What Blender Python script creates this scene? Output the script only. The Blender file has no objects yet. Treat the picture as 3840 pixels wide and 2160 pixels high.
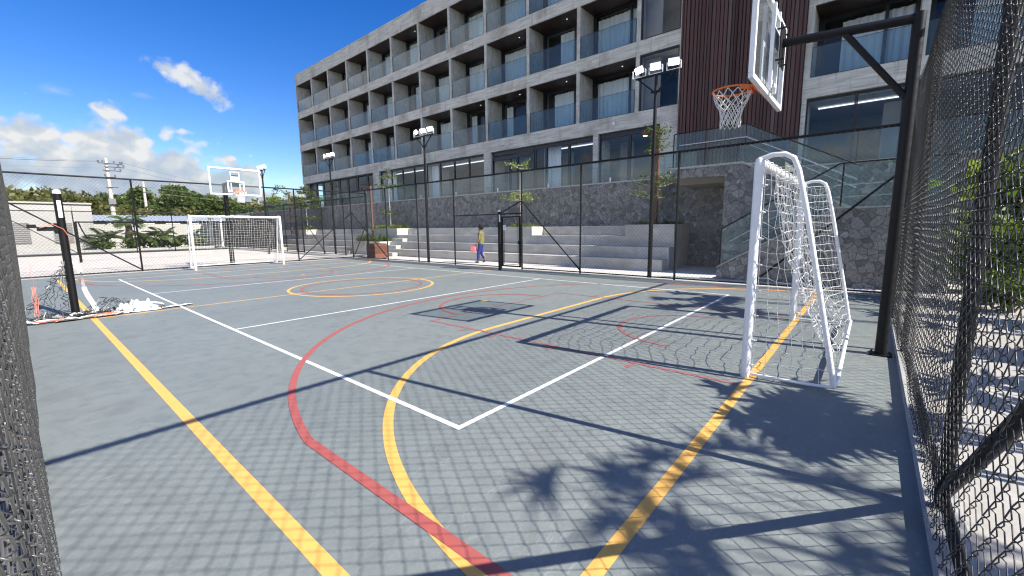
import bpy, math, random
import numpy as np
from mathutils import Vector, Matrix
R = math.radians
random.seed(7)
rng = np.random.default_rng(7)
scene = bpy.context.scene
COL = scene.collection

# ------------------------------------------------------------------ materials
def mk(name):
    m = bpy.data.materials.new(name); m.use_nodes = True
    nt = m.node_tree; nt.nodes.clear()
    out = nt.nodes.new('ShaderNodeOutputMaterial')
    return m, nt, out
def N(nt, t, **kw):
    n = nt.nodes.new(t)
    for k, v in kw.items():
        if k == 'inp':
            for a, b in v.items():
                n.inputs[a].default_value = b
        else:
            setattr(n, k, v)
    return n
def L(nt, a, b): nt.links.new(a, b)
def ramp(nt, fac, stops, interp='LINEAR'):
    r = nt.nodes.new('ShaderNodeValToRGB'); r.color_ramp.interpolation = interp
    els = r.color_ramp.elements
    while len(els) < len(stops): els.new(0.5)
    for e, (p, c) in zip(els, stops):
        e.position = p; e.color = (c[0], c[1], c[2], 1) if not isinstance(c, (int, float)) else (c, c, c, 1)
    L(nt, fac, r.inputs[0]); return r
def coords(nt, scale=(1, 1, 1), world=True):
    # world position, so that the pattern stays at its real size on every piece
    g = nt.nodes.new('ShaderNodeNewGeometry') if world else nt.nodes.new('ShaderNodeTexCoord')
    mp = nt.nodes.new('ShaderNodeMapping'); mp.inputs['Scale'].default_value = scale
    L(nt, g.outputs['Position'] if world else g.outputs['Object'], mp.inputs[0]); return mp.outputs[0]
def noise(nt, vec, scale, detail=5, rough=.55, dist=0):
    n = N(nt, 'ShaderNodeTexNoise', inp={'Scale': scale, 'Detail': detail, 'Roughness': rough, 'Distortion': dist})
    L(nt, vec, n.inputs['Vector']); return n.outputs['Fac']
def mixc(nt, fac, a, b, mode='MIX'):
    n = N(nt, 'ShaderNodeMix', data_type='RGBA', blend_type=mode)
    for i, v in ((0, fac), (6, a), (7, b)):
        if hasattr(v, 'links') or hasattr(v, 'is_linked'): L(nt, v, n.inputs[i])
        else: n.inputs[i].default_value = v if i == 0 else (v[0], v[1], v[2], 1)
    return n.outputs[2]
def bsdf(nt, out, color, rough=.6, metal=0, bump=None, bstr=.3, bdist=.01, spec=.5):
    b = N(nt, 'ShaderNodeBsdfPrincipled', inp={'Roughness': rough if isinstance(rough, (int, float)) else .5, 'Metallic': metal, 'Specular IOR Level': spec})
    if isinstance(color, tuple): b.inputs['Base Color'].default_value = (*color, 1)
    else: L(nt, color, b.inputs['Base Color'])
    if not isinstance(rough, (int, float)): L(nt, rough, b.inputs['Roughness'])
    if bump is not None:
        bp = N(nt, 'ShaderNodeBump', inp={'Strength': bstr, 'Distance': bdist}); L(nt, bump, bp.inputs['Height']); L(nt, bp.outputs[0], b.inputs['Normal'])
    L(nt, b.outputs[0], out.inputs[0]); return b
def simple(name, c, rough=.5, metal=0, var=.15, scale=8, bstr=.1, spec=.5):
    m, nt, o = mk(name); v = coords(nt); n = noise(nt, v, scale)
    r = ramp(nt, n, [(.25, tuple(x*(1-var) for x in c)), (.75, tuple(min(1, x*(1+var)) for x in c))])
    bsdf(nt, o, r.outputs[0], rough, metal, n, bstr, .004, spec); return m

M = {}
M['black'] = simple('black_paint', (.005, .005, .006), .5, var=.3, scale=14, spec=.25)
M['wire'] = simple('dark_wire', (.018, .019, .020), .36, var=.3, scale=30, spec=.6)
M['wire_grey'] = simple('grey_wire', (.085, .085, .082), .35, var=.2, scale=30, spec=.7)
M['white'] = simple('white_paint', (.80, .81, .82), .32, var=.05, scale=9)
M['rope'] = simple('white_rope', (.74, .73, .70), .8, var=.12, scale=40)
M['orange'] = simple('orange_paint', (.80, .17, .03), .4, var=.1, scale=20)
M['red_cord'] = simple('red_cord', (.55, .17, .12), .6)

M['pink'] = simple('pink_plastic', (.85, .22, .24), .4)
M['cream'] = simple('cream_render', (.45, .435, .405), .85, var=.06, scale=1.2)
M['whitewall'] = simple('white_render', (.37, .362, .342), .85, var=.07, scale=1.0)
M['louvre'] = simple('dark_louvre', (.17, .17, .17), .6)
M['alu'] = simple('steel', (.62, .63, .64), .25, .9, var=.05)
M['corten'] = simple('brown_steel', (.115, .052, .035), .6, var=.3, scale=6)
M['frame'] = simple('window_frame', (.010, .012, .018), .4)
M['curtain'] = simple('curtain', (.84, .85, .86), .9, var=.05, scale=5)
M['blind'] = simple('blind', (.45, .47, .48), .9, var=.06, scale=3)
M['room'] = simple('room_wall', (.22, .21, .20), .8, var=.2, scale=1)
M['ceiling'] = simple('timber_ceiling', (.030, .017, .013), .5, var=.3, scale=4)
M['soil'] = simple('soil', (.05, .035, .025), .95)
M['paper'] = simple('paper', (.80, .74, .76), .7)
M['cap'] = simple('stone_coping', (.40, .40, .39), .6, var=.12, scale=5)
M['pole_concrete'] = simple('pole_concrete', (.50, .47, .43), .85, var=.15, scale=3)
M['black_cloth'] = simple('black_mesh_cloth', (.018, .018, .02), .9, var=.4, scale=3)
M['hair'] = simple('hair', (.010, .008, .007), .9, spec=.1)
M['skin'] = simple('skin', (.30, .16, .10), .6, var=.08)
M['shirt'] = simple('olive_shirt', (.165, .165, .05), .85, var=.15, scale=14)
M['trouser'] = simple('blue_trousers', (.016, .026, .17), .9, var=.25, scale=14)
M['shoe'] = simple('black_shoe', (.015, .015, .015), .6)
M['asphalt'] = simple('asphalt', (.12, .12, .125), .9, var=.2, scale=4)
M['roofmetal'] = simple('pale_metal_roof', (.42, .46, .50), .4, .2, var=.08)
M['beige'] = simple('soffit_beige', (.19, .175, .145), .85, var=.1, scale=3)
M['tape'] = simple('white_net_tape', (.62, .61, .585), .8, var=.14, scale=9)
M['lens'] = simple('dark_lens', (.02, .02, .025), .1)
def emit(name, c, s):
    m, nt, o = mk(name); e = N(nt, 'ShaderNodeEmission', inp={'Color': (*c, 1), 'Strength': s}); L(nt, e.outputs[0], o.inputs[0]); return m
M['lamp'] = emit('lit_lamp', (1, .98, .90), 9)
M['strip'] = emit('lit_strip', (.95, .97, 1), .8)
M['warm'] = emit('warm_lamp', (1, .75, .4), 4)
def glass(name, tint, ior, dirt=0.0, rough=0.0):
    m, nt, o = mk(name)
    t = N(nt, 'ShaderNodeBsdfTransparent', inp={'Color': (*tint, 1)})
    g = N(nt, 'ShaderNodeBsdfGlossy', inp={'Color': (.95, .97, 1, 1), 'Roughness': rough})
    f = N(nt, 'ShaderNodeFresnel', inp={'IOR': ior})
    gb = nt.nodes.new('ShaderNodeNewGeometry'); iv = N(nt, 'ShaderNodeMath', operation='SUBTRACT', inp={0: 1.0}); L(nt, gb.outputs['Backfacing'], iv.inputs[1])
    fm = N(nt, 'ShaderNodeMath', operation='MULTIPLY'); L(nt, f.outputs[0], fm.inputs[0]); L(nt, iv.outputs[0], fm.inputs[1])
    mx = N(nt, 'ShaderNodeMixShader'); L(nt, fm.outputs[0], mx.inputs[0]); L(nt, t.outputs[0], mx.inputs[1]); L(nt, g.outputs[0], mx.inputs[2])
    last = mx.outputs[0]
    if dirt:
        d = N(nt, 'ShaderNodeBsdfDiffuse', inp={'Color': (.55, .6, .62, 1)}); m2 = N(nt, 'ShaderNodeMixShader', inp={0: dirt})
        L(nt, last, m2.inputs[1]); L(nt, d.outputs[0], m2.inputs[2]); last = m2.outputs[0]
    L(nt, last, o.inputs[0]); return m
M['pane'] = glass('window_glass', (.95, .97, .98), 1.5)
M['rail_glass'] = glass('balcony_glass', (.72, .82, .86), 1.48, .045)
M['terrace_glass'] = glass('balustrade_glass', (.80, .89, .89), 1.55, .06)
M['acrylic'] = glass('clear_acrylic', (.86, .89, .90), 1.35, .05)

def concrete(name, base, dark, stretch=(2.2, .35, 5.0), bstr=.35):
    m, nt, o = mk(name); v = coords(nt, stretch); v2 = coords(nt, (1, 1, 1))
    a = noise(nt, v, 2.2, 8, .65, .4); b = noise(nt, v2, .55, 4, .6); c = noise(nt, v2, 22, 4, .7)
    r = ramp(nt, a, [(.30, dark), (.48, base), (.66, tuple(x*1.25 for x in base))])
    # rain streaks and rust-brown stains with a shape of their own
    st = ramp(nt, b, [(.52, 0.0), (.70, 1.0)]); r2 = mixc(nt, st.outputs[0], r.outputs[0], tuple(x*y for x, y in zip(dark, (1.0, .95, .90))))
    sv = noise(nt, coords(nt, (2.6, 2.6, .22)), 1.6, 6, .7, .3); sr = ramp(nt, sv, [(.56, 0.0), (.70, .6)]); r2 = mixc(nt, sr.outputs[0], r2, tuple(x*.62 for x in dark))
    spots = ramp(nt, c, [(.30, .72), (.48, 1.0)])
    col = mixc(nt, 1.0, r2, spots.outputs[0], 'MULTIPLY')
    # board-marks: horizontal plank lines each 0.14 m
    g = nt.nodes.new('ShaderNodeNewGeometry'); sp = nt.nodes.new('ShaderNodeSeparateXYZ'); L(nt, g.outputs['Position'], sp.inputs[0])
    md = N(nt, 'ShaderNodeMath', operation='PINGPONG', inp={1: .07}); L(nt, sp.outputs[2], md.inputs[0])
    ln = ramp(nt, md.outputs[0], [(0.0, .55), (.006, 1.0)])
    hgt = N(nt, 'ShaderNodeMath', operation='MULTIPLY'); L(nt, a, hgt.inputs[0]); L(nt, ln.outputs[0], hgt.inputs[1])
    bsdf(nt, o, col, .85, 0, hgt.outputs[0], bstr, .012); return m
M['concrete'] = concrete('board_formed_concrete', (.57, .545, .485), (.34, .322, .285))
M['fin'] = concrete('fin_concrete', (.50, .485, .435), (.36, .348, .31), (3.0, 1.0, 1.2))
M['pale_concrete'] = concrete('bleacher_concrete', (.50, .485, .445), (.41, .40, .365), (.6, .5, 1.2), .15)

def stone(name):
    m, nt, o = mk(name); v = coords(nt, (1, 1, 1))
    wn = N(nt, 'ShaderNodeTexNoise', inp={'Scale': 3.0, 'Detail': 3}); L(nt, v, wn.inputs['Vector'])
    ad = N(nt, 'ShaderNodeMix', data_type='RGBA', blend_type='ADD', inp={0: .22}); L(nt, v, ad.inputs[6]); L(nt, wn.outputs['Color'], ad.inputs[7])
    e = N(nt, 'ShaderNodeTexVoronoi', feature='DISTANCE_TO_EDGE', inp={'Scale': 5.6}); L(nt, ad.outputs[2], e.inputs['Vector'])
    c = N(nt, 'ShaderNodeTexVoronoi', feature='F1', inp={'Scale': 5.6}); L(nt, ad.outputs[2], c.inputs['Vector'])
    sp = nt.nodes.new('ShaderNodeSeparateColor'); L(nt, c.outputs['Color'], sp.inputs[0])
    cr = ramp(nt, sp.outputs[0], [(0, (.13, .13, .13)), (.3, (.20, .20, .20)), (.55, (.275, .27, .262)), (.8, (.235, .227, .215)), (1, (.39, .38, .365))])
    n2 = noise(nt, v, 16, 6, .7); n3 = ramp(nt, n2, [(.3, .5), (.7, 1.3)])
    col = mixc(nt, 1.0, cr.outputs[0], n3.outputs[0], 'MULTIPLY')
    j = ramp(nt, e.outputs['Distance'], [(0.0, 0.0), (.03, 1.0)])
    col2 = mixc(nt, j.outputs[0], (.13, .125, .12), col)
    h = N(nt, 'ShaderNodeMath', operation='MULTIPLY_ADD', inp={1: .35}); L(nt, n2, h.inputs[0]); L(nt, j.outputs[0], h.inputs[2])
    bsdf(nt, o, col2, .8, 0, h.outputs[0], .8, .035); return m
M['stone'] = stone('rubble_stone')

def slat_mat():
    m, nt, o = mk('dark_timber'); v = coords(nt, (1, 6, .35)); n = noise(nt, v, 4, 6, .6)
    oi = nt.nodes.new('ShaderNodeNewGeometry')
    r = ramp(nt, oi.outputs['Random Per Island'], [(0, (.060, .024, .018)), (.55, (.088, .034, .026)), (.92, (.10, .046, .036)), (1, (.15, .115, .095))])
    g = ramp(nt, n, [(.3, .7), (.7, 1.2)]); c = mixc(nt, 1.0, r.outputs[0], g.outputs[0], 'MULTIPLY')
    bsdf(nt, o, c, .6, 0, n, .2, .004); return m
M['slat'] = slat_mat()
def planks():
    m, nt, o = mk('reddish_planks'); v = coords(nt, (1.5, 1.5, 9)); n = noise(nt, v, 2, 6, .6)
    oi = nt.nodes.new('ShaderNodeNewGeometry')
    r = ramp(nt, oi.outputs['Random Per Island'], [(0, (.105, .034, .018)), (.6, (.155, .052, .027)), (1, (.22, .080, .040))])
    g = ramp(nt, n, [(.3, .65), (.7, 1.15)]); c = mixc(nt, 1.0, r.outputs[0], g.outputs[0], 'MULTIPLY')
    bsdf(nt, o, c, .6, 0, n, .2, .004); return m
M['planks'] = planks()

def court_mat():
    m, nt, o = mk('acrylic_court'); v = coords(nt); vs = coords(nt, (1, 1, 1))
    a = noise(nt, v, .35, 5, .6); b = noise(nt, v, 6, 6, .65, .6); c = noise(nt, v, 60, 3, .6)
    r = ramp(nt, a, [(.3, (.176, .198, .190)), (.5, (.195, .217, .208)), (.72, (.210, .231, .219))])
    # scuffs: short pale scratches left by shoes and dragged feet
    vo = N(nt, 'ShaderNodeTexNoise', inp={'Scale': 5.5, 'Detail': 7, 'Roughness': .72, 'Distortion': 1.6}); L(nt, coords(nt, (1.0, 2.2, 1)), vo.inputs['Vector'])
    zone = noise(nt, v, .22, 2, .5); zr = ramp(nt, zone, [(.40, 0.0), (.62, 1.0)])
    sc = ramp(nt, vo.outputs['Fac'], [(.55, 0.0), (.66, 1.0)])
    k = N(nt, 'ShaderNodeMath', operation='MULTIPLY'); L(nt, sc.outputs[0], k.inputs[0]); L(nt, zr.outputs[0], k.inputs[1])
    k2 = N(nt, 'ShaderNodeMath', operation='MULTIPLY', inp={1: .42}); L(nt, k.outputs[0], k2.inputs[0])
    col = mixc(nt, k2.outputs[0], r.outputs[0], (.34, .36, .36))
    pz = noise(nt, coords(nt, (.5, 1.3, 1)), .9, 6, .62, .8); pr = ramp(nt, pz, [(.56, 0.0), (.72, .55)]); col = mixc(nt, pr.outputs[0], col, (.155, .160, .160))
    dk = ramp(nt, b, [(.36, .88), (.5, 1.0), (.7, 1.05)]); col = mixc(nt, 1.0, col, dk.outputs[0], 'MULTIPLY')
    fine = ramp(nt, c, [(.3, .93), (.7, 1.06)]); col = mixc(nt, 1.0, col, fine.outputs[0], 'MULTIPLY')
    rr = ramp(nt, b, [(.3, .50), (.7, .68)])
    bsdf(nt, o, col, rr.outputs[0], 0, c, .12, .003, .4); return m
M['court'] = court_mat()
def paint(name, c, wear):
    m, nt, o = mk(name); v = coords(nt); n = noise(nt, v, 9, 7, .7, .5); z = noise(nt, v, 45, 4, .6)
    r = ramp(nt, n, [(.25, tuple(x*.86 for x in c)), (.6, c)])
    w = ramp(nt, z, [(wear, 0.0), (wear+.1, 1.0)])
    col = mixc(nt, w.outputs[0], tuple(.5*x+.5*y for x, y in zip(c, (.19, .22, .24))), r.outputs[0])
    bsdf(nt, o, col, .55, 0, z, .08, .002, .4); return m
M['line_white'] = paint('white_line_paint', (.80, .81, .82), .12)
M['line_yellow'] = paint('yellow_line_paint', (.82, .45, .115), .15)
M['line_red'] = paint('red_line_paint', (.41, .105, .090), .25)
M['line_red_worn'] = paint('worn_red_line_paint', (.36, .12, .11), .42)
def ground_mat(name, c1, c2, sc, rough=.9, bstr=.3, bd=.02):
    m, nt, o = mk(name); v = coords(nt); a = noise(nt, v, sc, 8, .65); b = noise(nt, v, sc*18, 5, .7)
    r = ramp(nt, a, [(.3, c1), (.7, c2)]); f = ramp(nt, b, [(.3, .85), (.7, 1.08)])
    col = mixc(nt, 1.0, r.outputs[0], f.outputs[0], 'MULTIPLY'); bsdf(nt, o, col, rough, 0, b, bstr, bd); return m
M['sand'] = ground_mat('pale_sand', (.51, .465, .41), (.65, .60, .53), .9, .95, .6, .03)
M['path'] = ground_mat('pale_concrete_path', (.58, .55, .50), (.70, .665, .61), .7, .85, .2, .01)
M['earth'] = ground_mat('dry_grass_earth', (.07, .085, .03), (.17, .15, .07), .3)
M['paver'] = ground_mat('near_paving', (.36, .34, .305), (.47, .445, .40), .7, .85, .2, .01)
M['kerb'] = ground_mat('kerb_concrete', (.33, .33, .32), (.44, .43, .41), 2.5)
def leaf(name, c1, c2, trans=.35):
    m, nt, o = mk(name); g = nt.nodes.new('ShaderNodeNewGeometry')
    r = ramp(nt, g.outputs['Random Per Island'], [(0, c1), (.6, tuple((a+b)/2 for a, b in zip(c1, c2))), (1, c2)])
    v = coords(nt); n = noise(nt, v, .55, 3, .6); f = ramp(nt, n, [(.3, .65), (.7, 1.25)]); col = mixc(nt, 1.0, r.outputs[0], f.outputs[0], 'MULTIPLY')
    b = N(nt, 'ShaderNodeBsdfPrincipled', inp={'Roughness': .5}); L(nt, col, b.inputs['Base Color'])
    t = N(nt, 'ShaderNodeBsdfTranslucent'); tc = mixc(nt, 1.0, col, (1.3, 1.35, .5), 'MULTIPLY'); L(nt, tc, t.inputs[0])
    mx = N(nt, 'ShaderNodeMixShader', inp={0: trans}); L(nt, b.outputs[0], mx.inputs[1]); L(nt, t.outputs[0], mx.inputs[2]); L(nt, mx.outputs[0], o.inputs[0]); return m
M['leaf'] = leaf('leaf_green', (.060, .105, .022), (.15, .20, .045))
M['leaf_dark'] = leaf('leaf_dark', (.055, .098, .022), (.135, .18, .042))
M['leaf_bright'] = leaf('leaf_bright', (.13, .19, .03), (.25, .29, .06))
M['leaf_olive'] = leaf('leaf_olive', (.085, .098, .022), (.18, .175, .05))
M['leaf_grey'] = leaf('leaf_greygreen', (.07, .09, .045), (.14, .16, .08))
M['bark'] = simple('bark', (.18, .14, .10), .9, var=.3, scale=12, bstr=.5)
M['bark_pale'] = simple('pale_bark', (.42, .38, .30), .85, var=.2, scale=12, bstr=.3)
M['dead'] = simple('dry_frond', (.30, .22, .12), .9)

# ------------------------------------------------------------------ mesh builder
class MB:
    def __init__(s): s.v = []; s.f = []
    def quad(s, a, b, c, d):
        i = len(s.v); s.v += [tuple(a), tuple(b), tuple(c), tuple(d)]; s.f.append((i, i+1, i+2, i+3)); return s
    def poly(s, pts):
        i = len(s.v); s.v += [tuple(p) for p in pts]; s.f.append(tuple(range(i, i+len(pts)))); return s
    def box(s, x0, x1, y0, y1, z0, z1, bev=0):
        x0, x1 = min(x0, x1), max(x0, x1); y0, y1 = min(y0, y1), max(y0, y1); z0, z1 = min(z0, z1), max(z0, z1)
        i = len(s.v)
        s.v += [(x, y, z) for z in (z0, z1) for y in (y0, y1) for x in (x0, x1)]
        s.f += [tuple(i+k for k in q) for q in ((0, 2, 3, 1), (4, 5, 7, 6), (0, 1, 5, 4), (2, 6, 7, 3), (0, 4, 6, 2), (1, 3, 7, 5))]; return s
    def prism(s, pts, axis, a, b):
        # pts: polygon in the two other axes, extruded along axis
        def P(p, t): return {'x': (t, p[0], p[1]), 'y': (p[0], t, p[1]), 'z': (p[0], p[1], t)}[axis]
        n = len(pts); i = len(s.v)
        s.v += [P(p, a) for p in pts] + [P(p, b) for p in pts]
        s.f.append(tuple(i+k for k in range(n))); s.f.append(tuple(i+n+k for k in reversed(range(n))))
        for k in range(n): s.f.append((i+k, i+n+k, i+n+(k+1) % n, i+(k+1) % n)); 
        return s
    def tube(s, pts, r, n=6, caps=True, closed=False):
        P = [Vector(p) for p in pts]; m = len(P); rs = r if hasattr(r, '__len__') else [r]*m
        base = len(s.v); prev = None
        for k in range(m):
            if closed: t = P[(k+1) % m]-P[k-1]
            else: t = P[min(k+1, m-1)]-P[max(k-1, 0)]
            if t.length < 1e-9: t = Vector((0, 0, 1))
            t.normalize()
            if prev is None:
                u = t.orthogonal().normalized()
            else:
                u = prev-t*prev.dot(t)
                u = u.normalized() if u.length > 1e-6 else t.orthogonal().normalized()
            prev = u; w = t.cross(u)
            for j in range(n):
                a = 2*math.pi*j/n; s.v.append(tuple(P[k]+(u*math.cos(a)+w*math.sin(a))*rs[k]))
        segs = m if closed else m-1
        for k in range(segs):
            a = base+k*n; b = base+((k+1) % m)*n
            for j in range(n): s.f.append((a+j, a+(j+1) % n, b+(j+1) % n, b+j))
        if caps and not closed:
            s.f.append(tuple(base+j for j in reversed(range(n)))); s.f.append(tuple(base+(m-1)*n+j for j in range(n)))
        return s
    def bar(s, a, b, r, n=10): return s.tube([a, b], r, n)
    def disc(s, c, r, n=24, z=None):
        return s.poly([(c[0]+r*math.cos(2*math.pi*k/n), c[1]+r*math.sin(2*math.pi*k/n), c[2]) for k in range(n)])
    def lathe(s, prof, c, n=16):
        i = len(s.v); m = len(prof)
        for (r, z) in prof:
            for k in range(n): a = 2*math.pi*k/n; s.v.append((c[0]+r*math.cos(a), c[1]+r*math.sin(a), c[2]+z))
        for q in range(m-1):
            for k in range(n): s.f.append((i+q*n+k, i+q*n+(k+1) % n, i+(q+1)*n+(k+1) % n, i+(q+1)*n+k))
        s.f.append(tuple(i+k for k in reversed(range(n)))); s.f.append(tuple(i+(m-1)*n+k for k in range(n))); return s
    def build(s, name, mat, parent=None, smooth=False, bevel=0, origin=None):
        me = bpy.data.meshes.new(name)
        o = Vector(origin) if origin is not None else (parent_loc(parent) if parent is not None else Vector((0, 0, 0)))
        me.from_pydata([(a-o.x, b-o.y, c-o.z) for a, b, c in s.v], [], s.f)
        return link(name, me, mat, parent, smooth, bevel, o if parent is None else None)
def parent_loc(p):
    v = Vector((0, 0, 0))
    while p is not None: v = v+p.location; p = p.parent
    return v
def link(name, me, mat, parent=None, smooth=False, bevel=0, loc=None):
    ob = bpy.data.objects.new(name, me); COL.objects.link(ob)
    if mat is not None: me.materials.append(mat)
    if parent is not None: ob.parent = parent
    if loc is not None: ob.location = loc
    me.validate(verbose=False)
    if smooth:
        me.polygons.foreach_set('use_smooth', [True]*len(me.polygons))
        me.update()
        try: me.set_sharp_from_angle(angle=R(40))
        except Exception: pass
    if bevel:
        b = ob.modifiers.new('bevel', 'BEVEL'); b.width = bevel; b.segments = 2; b.limit_method = 'ANGLE'
    return ob
def thing(name, label, cat, loc=(0, 0, 0), group=None):
    e = bpy.data.objects.new(name, None); e.empty_display_size = .2; COL.objects.link(e); e.location = loc
    return tag(e, label, cat, group)
def tag(o, label, cat, group=None):
    o['label'] = label; o['category'] = cat
    if group: o['group'] = group
    return o
def struct(o): o['kind'] = 'structure'; return o
def copy_tree(o, loc, label=None, rotz=None, scale=None, parent=None):
    c = o.copy(); COL.objects.link(c)
    if parent is not None: c.parent = parent
    else:
        c.location = loc
        if rotz is not None: c.rotation_euler[2] = rotz
        if scale is not None: c.scale = (scale,)*3
        if label: c['label'] = label
    for ch in list(o.children): copy_tree(ch, None, parent=c)
    return c
def np_mesh(name, V, F, mat, parent=None, smooth=False, origin=(0, 0, 0)):
    # V (n,3) array, F (m,4) or (m,3) int array
    me = bpy.data.meshes.new(name); k = F.shape[1]
    me.vertices.add(len(V)); me.vertices.foreach_set('co', (V-np.array(origin)).astype(np.float32).ravel())
    me.loops.add(F.size); me.loops.foreach_set('vertex_index', F.astype(np.int32).ravel())
    me.polygons.add(len(F)); me.polygons.foreach_set('loop_start', np.arange(0, F.size, k, dtype=np.int32))
    me.update(calc_edges=True)
    if smooth: me.polygons.foreach_set('use_smooth', np.ones(len(F), bool))
    ob = bpy.data.objects.new(name, me); COL.objects.link(ob); me.materials.append(mat)
    if parent is not None: ob.parent = parent
    return ob
def tubes_np(paths, r, n):
    # paths: (k, m, 3) array of polylines of equal length -> verts, quads
    P = np.asarray(paths, float); k, m, _ = P.shape
    T = np.empty_like(P); T[:, 1:-1] = P[:, 2:]-P[:, :-2]; T[:, 0] = P[:, 1]-P[:, 0]; T[:, -1] = P[:, -1]-P[:, -2]
    T /= np.linalg.norm(T, axis=2, keepdims=True)+1e-12
    up = np.array([.31, .52, .79]); U = np.cross(T, up); U /= np.linalg.norm(U, axis=2, keepdims=True)+1e-12
    W = np.cross(T, U)
    a = 2*np.pi*np.arange(n)/n
    rr = r if np.ndim(r) else np.full((k, m), r)
    V = P[:, :, None, :]+rr[:, :, None, None]*(U[:, :, None, :]*np.cos(a)[None, None, :, None]+W[:, :, None, :]*np.sin(a)[None, None, :, None])
    idx = np.arange(k*m*n).reshape(k, m, n)
    A = idx[:, :-1]; B = idx[:, 1:]
    F = np.stack([A, np.roll(A, -1, 2), np.roll(B, -1, 2), B], -1).reshape(-1, 4)
    return V.reshape(-1, 3), F
# ------------------------------------------------------------------ camera, sun, sky
CAM = Vector((-2.009, -2.260, 1.512))
def camera():
    yaw, pit, rol = R(40.46), R(8.159), R(-.672)
    f = Vector((math.cos(yaw)*math.cos(pit), math.sin(yaw)*math.cos(pit), -math.sin(pit)))
    r = Vector((math.sin(yaw), -math.cos(yaw), 0)); u = r.cross(f)
    r2 = r*math.cos(rol)+u*math.sin(rol); u2 = -r*math.sin(rol)+u*math.cos(rol)
    cd = bpy.data.cameras.new('camera'); ob = bpy.data.objects.new('camera', cd); COL.objects.link(ob)
    cd.sensor_width = 36; cd.lens = 36*1574.87/3840; cd.clip_start = .01; cd.clip_end = 2000
    mt = Matrix((r2, u2, -f)).transposed().to_4x4(); mt.translation = CAM; ob.matrix_world = mt
    scene.camera = ob
camera()
SUN_EL = 38.6; SDX, SDY = -.204, 1.236       # ground shadow of one metre of height
sd = Vector((-SDX, -SDY, 1)).normalized()
sl = bpy.data.lights.new('sun', 'SUN'); sl.energy = 5.0; sl.angle = R(.42); sl.color = (1, .955, .88)
so = bpy.data.objects.new('sun', sl); COL.objects.link(so); so.rotation_euler = sd.to_track_quat('Z', 'Y').to_euler(); so.location = (5, -30, 40)

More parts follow.
